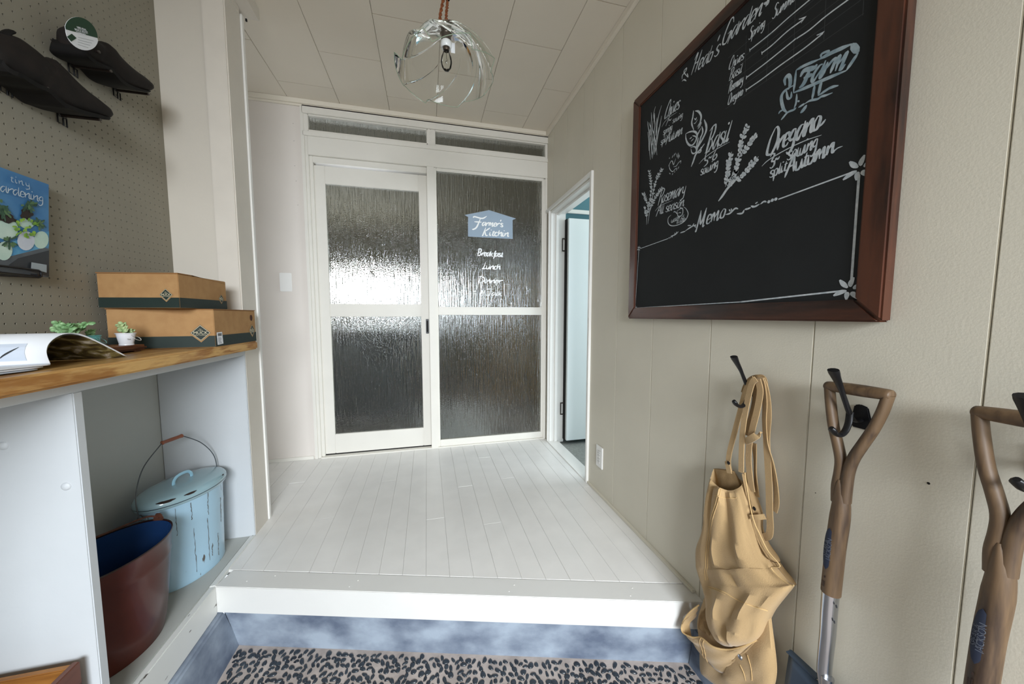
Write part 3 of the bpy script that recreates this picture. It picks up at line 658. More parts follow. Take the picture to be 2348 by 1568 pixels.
# ------------------------------------------------------------------ small tray with three planted pots
TRAYW = wood_mat('dark_tray_wood', '#4c2a17', '#7d4a28', 'y', 9, rough=.45)
tr = thing('wooden_tray', (-.875, 1.16, CT+.0005), 'small dark wooden board carrying three miniature planted pots', 'tray')
b = MB(); b.box(-.060, .036, -.085, .140, .004, .020); b.build('board', TRAYW, tr, bevel=.006)
for yy in (-.06, .11):
    b = MB(); b.box(-.05, .03, yy-.01, yy+.01, 0, .005); b.build('foot', TRAYW, tr)
TZ = CT+.0208
LEAF = mat('succulent_green', '#6b9663', .45, c2='#94b884', vscale=60); LEAF2 = mat('pale_succulent', '#8fae7c', .45, c2='#b9c690', vscale=60); SOIL = mat('brown_soil', '#3d2f22', .95, bump=.6, bscale=200)
def succulent(root, base, n, h, spread, m, seed, r0=.0045):
    r = random.Random(seed)
    for s in range(n):
        a = r.uniform(0, 2*PI); lean = r.uniform(.1, 1)*spread; hh = h*r.uniform(.55, 1)
        st = cr([Vector(base), Vector(base)+Vector((math.cos(a)*lean*.35, math.sin(a)*lean*.35, hh*.55)), Vector(base)+Vector((math.cos(a)*lean, math.sin(a)*lean, hh))], 4)
        q = MB(); q.tube(st, [.0014]*len(st), 5); stem = q.build('stem', m, root, smooth=True)
        lf_ = MB()
        for i, p in enumerate(st[2:]):
            for k in range(3):
                b_ = 2.1*i+k*2*PI/3+r.uniform(-.3, .3); d = Vector((math.cos(b_), math.sin(b_), r.uniform(.1, .7))).normalized(); rr = r0*r.uniform(.7, 1.1)
                c = p+d*rr*1.1; side = d.orthogonal().normalized(); up = d.cross(side)
                rg = []
                for (t_, w_) in ((-1, .35), (-.3, .85), (.4, 1), (.9, .55), (1.15, .1)):
                    rg.append([c+d*t_*rr+(side*math.cos(x)*w_+up*math.sin(x)*w_*.55)*rr for x in [2*PI*j/6 for j in range(6)]])
                lf_.rings(rg, cap0=True, cap1=True)
        lf_.build('leaves', m, stem, smooth=True)
def mini_bucket(name, loc, r0, r1, h, m, label, plant, hm=None, side=1, lettering=False):
    t = thing(name, loc, label, 'plant pot', 'miniature planted pots on the wooden tray')
    b = MB(); b.lathe([(0, .001), (r0*.9, .001), (r0*1.04, .0), (r0*1.04, .003), (r0, .004), (r1*.97, h-.003), (r1*1.05, h-.002), (r1*1.05, h), (r1*.95, h), (r1*.9, h-.008)], seg=28); b.build('bucket', m, t, smooth=True)
    b = MB(); b.lathe([(r1*.93, h-.006), (r1*.5, h-.003), (0, h-.002)], seg=16); b.build('soil', SOIL, t, smooth=True)
    if hm:
        hp = [Vector((0, -r1*1.03, h-.005)), Vector((.014, -r1*.7, h-.022)), Vector((.020, .0, h-.030)), Vector((.014, r1*.7, h-.022)), Vector((0, r1*1.03, h-.005))]
        if side: hp = [Vector((r1*.9, -r1*.55, h-.006)), Vector((r1*1.0, r1*.1, h-.019)), Vector((r1*.9, r1*1.1, h-.024)), Vector((r1*.5, r1*1.55, h-.017)), Vector((0, r1*1.03, h-.006))]
        b = MB(); P_ = cr(hp, 6); b.tube(P_, .0009, 6); b.build('bail_handle', hm, t, smooth=True)
    if lettering:
        b = MB(); n = Vector((.75, -.66, 0)).normalized(); 
        add_me(b, font_mesh('TH', .0055, INK, t, loc=n*(r1*.98)+Vector((0, 0, h*.48)), X=n.cross(Vector((0, 0, -1))), Y=(0, 0, 1))); n = Vector((1, .25, 0)).normalized()
        add_me(b, font_mesh('GEO', .0055, INK, t, loc=n*(r1*1.0)+Vector((0, 0, h*.50)), X=n.cross(Vector((0, 0, -1))), Y=(0, 0, 1))); b.build('lettering', INK, t)
    plant(t, h)
    return t
zinc = mat('galvanised_zinc', '#8b9094', .45, .7, c2='#a5a9ab', vscale=30)
mini_bucket('planted_tub', (-.893, 1.128, TZ), .026, .033, .030, zinc, 'grey galvanised mini tub of trailing green succulents, half behind the magazine', lambda t, h: succulent(t, (0, 0, h-.004), 13, .040, .034, LEAF, 4, .0062), None, 0)
mini_bucket('planted_bucket', (-.905, 1.205, TZ), .0135, .0185, .033, mat('teal_enamel', '#5fa3a0', .35, coat=.4), 'teal mini bucket with a tiny green sprig', lambda t, h: succulent(t, (0, 0, h-.004), 4, .020, .012, LEAF, 9, .0042), mat('teal_wire', '#7fb5b0', .4))
mini_bucket('planted_bucket', (-.868, 1.264, TZ), .0155, .0215, .036, mat('white_enamel', '#e8e9ee', .3, coat=.4), 'white mini bucket with black lettering and a pale jade sprig', lambda t, h: (succulent(t, (0, -.008, h-.004), 3, .034, .014, LEAF2, 15, .0052), succulent(t, (0, .012, h-.004), 2, .014, .010, LEAF2, 18, .0045)), mat('white_wire', '#e6e6e6', .4), 1, True)

# ------------------------------------------------------------------ blue lidded enamel pail
BLUE = ramp_chip('chipped_blue_enamel', '#a8cbe0', '#5a5450', 30, .640, .25, (1, 1, .22), .5); BLUEL = mat('blue_lid_enamel', '#93b0b9', .2, var=.06, vscale=5, coat=.6)
RUST = mat('rusty_iron', '#4a2f26', .7, c2='#6b4030', vscale=40); WIRE = mat('steel_wire', '#5f6468', .4, .7)
def oval(mb, prof, sx, sy, seg=56): mb.lathe(prof, seg=seg, sx=sx, sy=sy)
bk = thing('lidded_pail', (-.905, 1.515, .0025), 'pale blue chipped enamel oval pail with lid and wire handle, in the open shelf', 'bucket'); bk.rotation_euler = (0, 0, math.radians(-14))
rx, ry = .094, .142
b = MB(); oval(b, [(0, .002), (.84, .002), (.90, .000), (.915, .006), (.905, .012), (.93, .12), (.955, .22), (.965, .232), (.958, .240), (.965, .252), (.960, .258), (.975, .300), (.99, .322)], rx, ry); b.build('pail_body', BLUE, bk, smooth=True)
b = MB(); oval(b, [(1.03, .309), (1.065, .312), (1.085, .322), (1.075, .333), (1.02, .342), (.90, .348), (.6, .353), (.25, .354), (0, .354)], rx, ry); ld = b.build('lid', BLUEL, bk, smooth=True)
b = MB(); oval(b, [(1.083, .3195), (1.090, .321), (1.083, .3225)], rx, ry); b.build('lid_rim', mat('dark_blue_rim', '#16202c', .3), bk)
hp = [(0, -.036, .350), (0, -.034, .366), (0, -.022, .378), (0, 0, .381), (0, .022, .378), (0, .034, .366), (0, .036, .350)]
b = MB(); b.tube(cr(hp, 5), .0042, 8, r2=.0055); b.build('lid_handle', mat('pale_blue_enamel', '#9dcbe0', .2, coat=.5), ld, smooth=True)
for (a, s, e_) in ((-.95, .016, 1.4), (-.45, .011, 1.6), (.55, .006, 1.0)):
    c = Vector((rx*1.055*math.cos(a), ry*1.055*math.sin(a), .3375)); b = MB(); tg = Vector((-rx*math.sin(a), ry*math.cos(a), 0)).normalized(); nn = Vector((math.cos(a)*.55, math.sin(a)*.35, .8)).normalized(); w_ = nn.cross(tg)
    b.prism([c+tg*s*e_*math.cos(x)*(1+.25*math.sin(3*x))+w_*s*.38*math.sin(x) for x in [2*PI*i/14 for i in range(14)]], nn*.0012); b.build('chip', mat('chip_brown', '#30241e', .7), ld)
PR_ = [(.915, .006), (.905, .012), (.93, .12), (.955, .22), (.965, .252), (.99, .322)]
def pail_pt(a, z, off=.0006):
    for (r0_, z0_), (r1_, z1_) in zip(PR_[:-1], PR_[1:]):
        if z0_ <= z <= z1_: r_ = r0_+(r1_-r0_)*(z-z0_)/(z1_-z0_); break
    return Vector((rx*r_*math.cos(a), ry*r_*math.sin(a), z))+Vector((math.cos(a), math.sin(a)*.7, 0)).normalized()*off
CRK = mat('crack_brown', '#5c5853', .8); rq = random.Random(5)
for a, za, zb in ((-.42, .03, .20), (-.05, .04, .21), (-.02, .22, .31), (.30, .03, .12), (-.45, .235, .30), (.05, .05, .09), (-.8, .20, .30), (.5, .15, .25)):
    n_ = 14; P_ = [pail_pt(a+rq.uniform(-.012, .012), za+(zb-za)*i/n_) for i in range(n_+1)]
    b = MB(); b.tube(P_, [.0003+.0009*rq.random() for _ in P_], 5); b.build('crack', CRK, bk)
for s in (-1, 1):
    b = MB(); b.box(-.014, .014, s*ry*.985-.004, s*ry*.985+.004, .272, .300); b.build('handle_lug', BLUEL, bk, bevel=.004)
    b = MB(); b.tube(cr([(.004, s*ry*1.02, .285), (.0, s*(ry+.012), .290), (-.004, s*(ry+.016), .300), (.0, s*(ry+.010), .308), (.004, s*(ry+.005), .296)], 4), .0016, 6); b.build('hook_eye', WIRE, bk, smooth=True)
hw = cr([(0, -(ry+.014), .290), (-.01, -(ry+.010), .37), (-.02, -.115, .450), (-.026, -.048, .505), (-.028, -.030, .512)], 8)
hw2 = cr([(-.028, .030, .512), (-.026, .048, .505), (-.02, .110, .455), (-.01, (ry+.008), .385), (0, ry+.010, .300)], 8)
b = MB(); b.tube(hw, .0017, 6); b.tube(hw2, .0017, 6); ba = b.build('bail_handle', WIRE, bk, smooth=True)
b = MB(); b.tube([(-.028, y, .512) for y in (-.040, -.037, -.030, 0, .030, .037, .040)], [.003, .0075, .0062, .0066, .0062, .0075, .003], 12); b.build('wooden_grip', wood_mat('reddish_grip_wood', '#6b3b28', '#8e5238', 'y', 12), bk, smooth=True)

# ------------------------------------------------------------------ brown oval tub with blue inside
BRN = mat('brown_enamel', '#451b13', .28, c2='#52241a', vscale=6, coat=.12, spec=.35, bump=.05, bscale=20); BIN = mat('dark_blue_enamel', '#22406f', .2, coat=.5)
tb = thing('oval_tub', (-.893, 1.178, .0025), 'brown enamel oval tub with dark blue inside, in front of the blue pail', 'bucket'); tb.rotation_euler = (0, 0, math.radians(-8))
rx, ry = .110, .158; h = .298
b = MB(); oval(b, [(0, .004), (.70, .004), (.74, .0), (.755, .010), (.80, .035), (.86, .10), (.93, .20), (.955, .232), (.968, .238), (.962, .246), (.99, h-.004), (1.01, h), (1.01, h+.003), (.985, h+.003)], rx, ry); b.build('tub_body', BRN, tb, smooth=True)
b = MB(); oval(b, [(.985, h+.002), (.955, h-.03), (.945, .240), (.93, .235), (.915, .2), (.84, .10), (.78, .03), (.70, .010), (0, .008)], rx, ry); b.build('tub_lining', BIN, tb, smooth=True)
b = MB(); oval(b, [(1.005, h+.001), (1.017, h+.003), (1.008, h+.0065), (.99, h+.004)], rx, ry); b.build('rim', mat('dark_rim', '#2a1a17', .35), tb, smooth=True)
for s in (-1, 1):
    b = MB(); b.prism([Vector((x, s*ry*.985, z)) for x, z in ((-.020, h-.02), (.020, h-.02), (.014, h+.012), (.006, h+.026), (-.006, h+.026), (-.014, h+.012))], (0, s*.004, 0)); b.build('ear', RUST, tb, bevel=.001)
    b = MB(); b.tube([(0, s*ry*.985-s*.004, h+.014), (0, s*ry*.985+s*.010, h+.014)], .0055, 10); b.build('rivet', RUST, tb, smooth=True)
b = MB(); hp = [(0, ry*1.0, h+.014), (-.03, ry*.93, h+.020), (-.075, ry*.62, h+.012), (-rx*1.05, .03, h+.008), (-rx*1.05, -.03, h+.008), (-.075, -ry*.62, h+.012), (-.03, -ry*.93, h+.018), (0, -ry*1.0, h+.014)]
b.tube(cr(hp, 6), .0030, 8); b.build('bail_handle', RUST, tb, smooth=True)

# ------------------------------------------------------------------ wooden crate, lower left bay
CRW = wood_mat('orange_crate_wood', '#7a4b1e', '#a06b30', 'x', 6); CRD = wood_mat('dark_crate_wood', '#3b221a', '#6b4234', 'y', 6)
cx0, cx1, cy0, cy1, cz = -1.045, -.772, .50, .930, .197
cr_ = thing('wooden_crate', ((cx0+cx1)/2, (cy0+cy1)/2, 0), 'brown wooden crate at the bottom left beside the white divider', 'crate')
for n, m, bx in (('end_board', CRW, (cx0, cx1-.014, cy1-.014, cy1, .006, cz)), ('end_board', CRW, (cx0, cx1-.014, cy0, cy0+.014, .006, cz)), ('side_board', CRD, (cx1-.014, cx1, cy0, cy1, .0025, cz+.004)), ('side_board', CRD, (cx0-.014, cx0, cy0, cy1, .0025, cz)), ('bottom_board', CRD, (cx0, cx1, cy0, cy1, .0025, .012))):
    keep(BX(n, m, *bx, bevel=.002), cr_)
for z_ in (.045, .15):
    q = MB(); q.lathe([(0, .0006), (.004, .0004), (.005, 0)], (0, 0, 0), 8); o = q.build('nail_head', mat('tiny_nails', '#94705c', .5), None); o.location = (cx1, cy1-.02, z_); o.rotation_euler = (0, PI/2, 0); keep(o, cr_)

# ------------------------------------------------------------------ boots resting on pegs, hook brackets
BOOT = mat('black_rubber_boot', '#15110f', .75, c2='#1e1815', vscale=30, bump=.2, bscale=90, spec=.35); SOLE = mat('dark_sole', '#0f0d0c', .7, spec=.3)
def shoe(label, top, bot, xc, hw, tabp):
    n = len(top); T = cr([at(u, v, x=xc) for u, v in top], 4); Bq = cr([at(u, v, x=xc) for u, v in bot], 4); n = len(T)
    root = thing('rubber_boot', (xc, T[0].y, Bq[0].z), label, 'shoe', 'dark rubber shoes on the pegboard')
    R_ = []; S_ = []
    for i in range(n):
        f = i/(n-1); w = hw*(.30+.70*math.sin(min(1, f*3.0+.12)*PI/2)) if f < .3 else hw*(1+.13*math.sin((f-.45)*PI/1.1))
        if f > .86: w *= math.sqrt(max(.03, 1-((f-.86)/.145)**2))
        c = (T[i]+Bq[i])/2; hh = (T[i]-Bq[i])/2; ring = []
        for k in range(16):
            a = 2*PI*k/16; cu, cs = math.cos(a), math.sin(a)
            uu = math.copysign(abs(cu)**.75, cu); vv = math.copysign(abs(cs)**.9, cs)
            tw = 1 if vv < 0 else 1-.35*vv*vv
            ring.append(c+Vector((w*uu*tw, 0, 0))+hh*vv)
        R_.append(ring)
    q = MB(); q.rings(R_, cap0=True, cap1=True); o = q.build('upper', BOOT, smooth=True); keep(o, root)
    rs = []
    for i in range(2, n):
        f = i/(n-1); w = hw*1.06*min(1, .55+f*3.5) if f < .86 else hw*1.06*math.sqrt(max(.04, 1-((f-.86)/.15)**2)); d = (Bq[i]-T[i]).normalized(); p = Bq[i]+(T[i]-Bq[i])*.04
        e_ = .010*min(1, (1.02-f)*8); p = Bq[i]-d*e_; rs.append([p+Vector((-w, 0, 0)), p+Vector((w, 0, 0)), p+Vector((w*.97, 0, 0))+d*e_*1.05, p+Vector((-w*.97, 0, 0))+d*e_*1.05])
    q = MB(); q.rings(rs, cap0=True, cap1=True); o = q.build('sole', SOLE, smooth=False); keep(o, root)
    q = MB(); tp = [at(u, v, x=xc) for u, v in tabp]; q.tube(cr(tp, 4), .0045, 8, r2=.011); o = q.build('pull_tab', SOLE, smooth=True); keep(o, root)
    return root
shoe('left lower black rubber boot shoe pointing down to the right, no tag',
     [(-42, 74), (-10, 76), (25, 80), (52, 98), (80, 120), (92, 131), (110, 131), (122, 142), (142, 166), (172, 196), (202, 220), (224, 243), (232, 262)],
     [(-42, 120), (-30, 158), (0, 174), (30, 192), (60, 205), (82, 224), (102, 240), (120, 247), (145, 256), (170, 262), (192, 267), (212, 271), (224, 270)], -.945, .042, [(4, 88), (14, 76), (24, 72)])
shoe('right upper black rubber boot shoe carrying a round green and white tag',
     [(147, 62), (165, 58), (185, 66), (205, 84), (220, 96), (232, 94), (244, 102), (256, 118), (275, 138), (294, 155), (314, 170), (328, 185), (336, 199)],
     [(149, 90), (153, 112), (162, 128), (178, 140), (198, 149), (214, 156), (226, 166), (240, 182), (256, 193), (274, 200), (292, 205), (310, 208), (328, 206)], -.945, .040, [(163, 62), (172, 50), (182, 52)])
# round tag
tg = thing('shoe_tag', at(185, 76, x=-.872), 'round white tag with a dark green top hanging on the right upper shoe', 'tag')
TX = -.872; GR = mat('dark_green_print2', '#123a26', .5)
def tagpoly(name, px, m, off, t=.0004, parent=tg):
    q = MB(); q.prism([at(u, v, x=TX)+Vector((off, 0, 0)) for u, v in px], (t, 0, 0)); o = q.build(name, m); keep(o, parent); return o
disc = [(185+37.5*math.cos(a)+(2 if math.sin(a) > 0 else 0), 77+37*math.sin(a)+10*math.cos(a)) for a in [2*PI*i/36 for i in range(36)]]
tagpoly('card', disc, LBL, 0, .001)
tagpoly('green_field', [p for p in disc if p[1] < 70.5+(p[0]-148)*.245], GR, .0011)
tagpoly('card_back', [(163, 44), (170, 40), (203, 58), (210, 72), (185, 60)], mat('dark_green_card', '#0c2018', .6), -.002)
tagpoly('emblem', [(152, 84), (163, 77), (174, 87), (162, 95)], GR, .0012)
q = MB(); nx = Vector((1, 0, 0))
for txt, a, b_, s_ in (('100% REAL', (167, 60), (203, 71), .0066), ('MUCK BOOT', (163, 65.5), (206, 77), .0072), ('COMFORT', (168, 72.5), (200, 81.5), .0066)):
    pa = at(*a, x=TX); pb = at(*b_, x=TX); d = pb-pa; d.x = 0; me = font_mesh(txt, s_, LBL, tg, loc=(pa+pb)/2+nx*.0018, X=d, Y=nx.cross(d), sx=1); wv = [v.co.dot(d.normalized()) for v in me.vertices]; add_me(q, me)
for i in range(5): a = at(176, 84+5.0*i, x=TX); b_ = at(214-3*i, 93+5.0*i, x=TX); q.ribbon([a+nx*.0016, b_+nx*.0016], .0008, nx) if i > 9 else None
o = q.build('lettering', LBL); keep(o, tg)
q = MB()
for i in range(4): a = at(177, 85+5.5*i, x=TX); b_ = at(213-4*i, 93.5+5.2*i, x=TX); q.ribbon([a+nx*.0016, b_+nx*.0016], .0007, nx)
o = q.build('small_print', mat('grey_print', '#8e939b')); keep(o, tg)
def peg_hook(u, v, u2, v2, label):
    b0 = at(u, v, x=XPEG); tip = at(u2, v2, z=b0.z); L_ = min(.105, tip.x-XPEG)
    t = thing('pegboard_hook', b0, label, 'hook', 'dark metal pegboard hooks under the shoes')
    q = MB(); q.tube([(.004, 0, 0), (L_, 0, 0)], .0042, 8); rod = q.build('rod', mat('dark_brown_hook', '#2c2320', .45, .4), t, smooth=True)
    q = MB(); q.tube([(L_-.001, 0, 0), (L_+.003, 0, 0)], .0038, 8); q.build('end_cap', mat('grey_tip', '#57514d', .4, .4), rod, smooth=True)
    w = .0018
    for k, pth in enumerate(([(.003, -.012, .006), (.003, .008, .006), (.003, .008, -.022), (.003, -.008, -.022), (.003, -.008, .006)], [(.007, -.014, .010), (.007, -.004, -.004), (.007, .012, -.004), (.007, .012, -.026), (.007, .002, -.026), (.007, .002, -.008)])):
        q = MB(); q.tube(pth, w, 6); q.build('bracket', BLACKM, t, smooth=False)
peg_hook(135, 264, 225, 272, 'pegboard hook under the toe of the left lower shoe'); peg_hook(4, 190, 95, 195, 'pegboard hook under the heel of the left lower shoe, at the photo edge')
peg_hook(126, 104, 215, 110, 'topmost pegboard hook, beside the round tag'); peg_hook(160, 150, 247, 158, 'pegboard hook under the middle of the right upper shoe'); peg_hook(262, 206, 335, 212, 'pegboard hook under the toe of the right upper shoe')

# ------------------------------------------------------------------ book on the pegboard
KX = -.975
bk2 = thing('gardening_book', at(55, 622, x=KX), 'blue gardening book with planted eggshells on its cover, on the pegboard', 'book')
cov = [(-95, 349), (111, 423), (111, 636), (-95, 610)]
def flat(name, px, m, off, t=.0002, root=bk2, x=KX):
    q = MB(); q.prism([at(u, v, x=x)+Vector((off, 0, 0)) for u, v in px], (t, 0, 0)); o = q.build(name, m); keep(o, root); return o
q = MB(); c4 = [at(u, v, x=KX) for u, v in cov]; q.prism([c+Vector((-.014, 0, 0)) for c in c4], (.0138, 0, 0)); o = q.build('book_block', PAPERL); keep(o, bk2)
flat('cover', cov, mat('cover_blue', '#3f74a6', .35, c2='#5287b4', vscale=12, coat=.2), 0, .0006)
def blob(cx, cy, rx_, ry_, rot=0, n=20, wob=0, seed=1):
    r = random.Random(seed); ph = r.uniform(0, 6)
    return [(cx+rx_*math.cos(a)*(1+wob*math.sin(5*a+ph))*math.cos(rot)-ry_*math.sin(a)*(1+wob*math.sin(4*a+ph))*math.sin(rot), cy+rx_*math.cos(a)*math.sin(rot)+ry_*math.sin(a)*(1+wob*math.cos(5*a))*math.cos(rot)) for a in [2*PI*i/n for i in range(n)]]
gp = mat('cover_grey', '#4d5358', .4, c2='#5f6468', vscale=20); pb = mat('cover_pale_blue', '#3f87b8', .4, c2='#6aa6c4', vscale=30)
egg = mat('cover_egg', '#a9c9bd', .4, c2='#c9dccf', vscale=14); egw = mat('cover_egg_white', '#b9c1cf', .4, c2='#d5d9df', vscale=14); lfg = mat('cover_leaf', '#5d8a2e', .4, c2='#9cc24a', vscale=60); dgr = mat('cover_dark_leaf', '#26402f', .4, c2='#41604a', vscale=50)
flat('printed_picture', [(-95, 500), (-95, 610), (111, 636), (111, 570), (60, 560), (0, 555)], gp, .0008)
flat('printed_picture', [(-95, 560), (0, 590), (20, 588), (111, 565), (111, 530), (60, 545), (0, 560), (-95, 540)], pb, .0010)
flat('printed_picture', [(18, 608), (40, 592), (111, 574), (111, 634)], mat('cover_charcoal', '#33363a', .4), .0012)
for i, (a, m) in enumerate(((blob(12, 525, 28, 24), egg), (blob(60, 512, 17, 12), egg), (blob(8, 575, 18, 22, .2), egg), (blob(92, 550, 17, 20, .1), egg), (blob(57, 552, 20, 22), egw), (blob(-40, 545, 30, 34), egw),
                            (blob(58, 490, 14, 13, 0, 20, .2), mat('cover_soil', '#2c221e', .5)), (blob(10, 500, 24, 10, .2, 20, .2), mat('cover_soil', '#2c221e', .5)), (blob(62, 472, 8, 10), dgr), (blob(3, 482, 12, 12), dgr))):
    flat('printed_picture', a, m, .0014+.0002*i)
for (qx, qy, qr, cnt) in ((62, 470, 16, 16), (86, 512, 13, 12), (3, 480, 22, 18), (16, 552, 18, 16)):
    for i in range(cnt):
        r = random.Random(i*7+qx); a = r.uniform(0, 6.28); d = r.uniform(0, 1)**.5
        flat('printed_leaf', blob(qx+qr*math.cos(a)*d, qy+qr*math.sin(a)*d, r.uniform(4, 8), r.uniform(2, 3.5), a, 7), dgr if i % 3 else mat('cover_mid_leaf', '#56744f', .5), .0036+.00002*i, .0001)
for i in range(26):
    r = random.Random(i); a = r.uniform(0, 6.28); d = r.uniform(0, 1)**.6
    flat('printed_leaf', blob(54+30*math.cos(a)*d, 522+22*math.sin(a)*d, r.uniform(3, 6), r.uniform(2, 4), a, 7), lfg, .0040+.00004*i, .0001)
flat('printed_label', [(66, 601), (101, 607), (101, 625), (65, 615)], mat('cover_label', '#9aa3a8', .5), .0052)
q = MB(); n_ = Vector((1, 0, 0)); CVT = mat('cover_lettering', '#b9c6cf', .5)
pa, pb_ = at(17, 415, x=KX), at(68, 431, x=KX); write(q, 'tiny', pa, pb_, .020, .0016, n_, .0056, 0, 1.5, .2)
pa, pb_ = at(-22, 433, x=KX), at(94, 464, x=KX); write(q, 'gardening', pa, pb_, .027, .0022, n_, .0056, .15, 1.0, .3)
pa, pb_ = at(-60, 392, x=KX), at(-8, 408, x=KX)
o = q.build('lettering', CVT); keep(o, bk2)
hd = thing('book_holder', at(60, 630, x=KX+.02), 'black wire holder carrying the blue book', 'holder')
wp = [at(u, v, x=KX+.012) for u, v in ((-60, 600), (0, 609), (50, 615), (88, 620), (94, 624), (94, 634), (88, 636), (38, 633), (-60, 628))]
q = MB(); q.tube(wp, .0026, 8); o = q.build('wire_frame', BLACKM, smooth=True); keep(o, hd)
zz = at(60, 628, x=KX).z
q = MB(); q.box(XPEG, KX+.014, 1.06, 1.066, zz-.004, zz+.002); q.box(XPEG, KX+.014, 1.150, 1.156, zz-.004, zz+.002); q.box(XPEG, KX+.012, 1.06, 1.156, zz-.005, zz-.002); o = q.build('ledge', BLACKM); keep(o, hd)
# ------------------------------------------------------------------ chalkboard on the right wall
BXP = .877; CH = mat('chalk_white', '#c9ced2', .8, c2='#a9b2b8', vscale=90); CHB = mat('chalk_grey_blue', '#7f949f', .8, c2='#a4b2b9', vscale=60); CHT = mat('faint_chalk', '#3c3e41', .85)
cb = thing('chalkboard', (A, .93, .955), 'large black herb garden chalkboard in a dark brown wooden frame', 'chalkboard')
def K(o): return keep(o, cb)
FRW = wood_mat('dark_brown_frame_y', '#22100a', '#4f2a1a', 'y', 5, rough=.42, coat=.15); FRZ = wood_mat('dark_brown_frame_z', '#22100a', '#4f2a1a', 'z', 5, rough=.42, coat=.15)
y0, y1, z0, z1 = .487, 1.372, .962, 1.886; fw = .047
K(BX('slate', mat('blackboard', '#1f2122', .75, var=.15, vscale=6, spec=.3), BXP, A-.002, y0+.01, y1-.01, z0+.01, z1-.01))
def mitre(name, m, pts):
    q = MB(); q.prism(pts, (-.030, 0, 0)); o = q.build(name, m, bevel=.004); K(o)
    return o
xf = A-.0005
mitre('frame_rail', FRW, [(xf, y0, z0), (xf, y1, z0), (xf, y1-fw, z0+fw), (xf, y0+fw, z0+fw)])
mitre('frame_rail', FRW, [(xf, y0, z1), (xf, y1, z1), (xf, y1-fw, z1-fw), (xf, y0+fw, z1-fw)])
mitre('frame_rail', FRZ, [(xf, y0, z0), (xf, y0, z1), (xf, y0+fw, z1-fw), (xf, y0+fw, z0+fw)])
mitre('frame_rail', FRZ, [(xf, y1, z0), (xf, y1, z1), (xf, y1-fw, z1-fw), (xf, y1-fw, z0+fw)])
CN = Vector((-1, 0, 0))
def c1(x, y): return at(1480+x/4.515, y/4.515, x=BXP)
def c2_(x, y): return at(1460+x/4.611, 220+y/4.611, x=BXP)
def c3(x, y): return at(1700+x/4.126, 60+y/4.126, x=BXP)
def px(x, y): return at(x, y, x=BXP)
OWN = [False]
def S(mb, f, pts, w=.0035, off=.0006, nib=.6, taper=True, n=4):
    if not OWN[0]: return brush(mb, [f(*p) for p in pts], w, CN, off, nib, taper, n)
    sm = MB(); brush(sm, [f(*p) for p in pts], w, CN, off, nib, taper, n); K(sm.build('chalk_stroke', CH))
def T(mb, f, txt, a, b, cap, w=.0042, slant=.16, tight=1.0):
    pa, pb = f(*a), f(*b); wm = MB(); write(wm, txt, pa, pb, cap*.86, w*.78, CN, .0010, slant, tight, .6); K(wm.build('chalk_word', CHB if txt == 'arm' else CH))
def done(mb, name, m=None): return K(mb.build(name, m or CH)) if mb.v else None
def P2(s): return [tuple(float(c) for c in p.split(',')) for p in s.split()]
q = MB(); OWN[0] = True
T(q, c1, "Heab's", (480, 775), (760, 560), .062, .0068, .3); T(q, c1, 'Garden', (800, 470), (1195, 155), .062, .0068, .25)
S(q, c1, P2('380,820 385,780 420,735 425,705 400,745 440,800'), .005); S(q, c1, P2('380,842 400,825 425,838'), .005); S(q, c1, P2('433,760 445,800'), .004)
S(q, c1, P2('1240,25 1258,35 1248,70'), .006); S(q, c1, P2('1262,5 1275,15 1265,55'), .006)
S(q, c1, P2('1230,30 1245,45'), .005)
done(q, 'chalk_lettering')
q = MB()
T(q, c1, 'Spring', (1070, 415), (1240, 270), .032, .0042, .2); T(q, c1, 'Summer', (1315, 200), (1590, -30), .034, .0042, .2)
T(q, c1, 'Chives', (868, 720), (1020, 610), .034, .004); T(q, c1, 'Basil', (872, 835), (1000, 745), .034, .004); T(q, c1, 'Rosemary', (865, 955), (1015, 850), .032, .004); T(q, c1, 'Oregano', (858, 1085), (1012, 975), .032, .004)
for a in ('1080,520 1300,345 1480,185 1760,-50', '1205,550 1310,470 1470,325 1640,200', '1045,805 1250,650 1480,465 1560,400', '1565,400 1700,310 1880,160 2180,-60', '1040,935 1200,825 1400,675 1640,505 1840,345'):
    S(q, c1, P2(a), .0038, taper=False, nib=.2)
for a in ('1078,522 1084,516', '1203,553 1210,546', '1043,806 1052,800', '1040,936 1047,930'): S(q, c1, P2(a), .009, nib=0, taper=False)
for a in ('1590,200 1660,178 1612,240', '1775,365 1848,335 1805,382'): S(q, c1, P2(a), .005, n=1, nib=.2)
done(q, 'chalk_lettering')
q = MB(); OWN[0] = False
for y_, x_ in ((600, 860), (720, 860), (770, 860), (885, 845), (1005, 850), (1128, 830)):
    a = c1(x_, y_); b = c1(2262, 0); b.z = a.z; b.y = c1(2262, 150).y; q.ribbon([a, b], .0012, CN, .0004)
for x_, ya, yb in ((1045, 370, 1000), (1275, 240, 840), (1555, 0, 640), (1870, 0, 410), (2262, 0, 160)): S(q, c1, [(x_, ya), (x_-22 if x_ < 2000 else x_-12, yb)], .0012, .0004, 0, False)
done(q, 'chalk_grid', CHT)
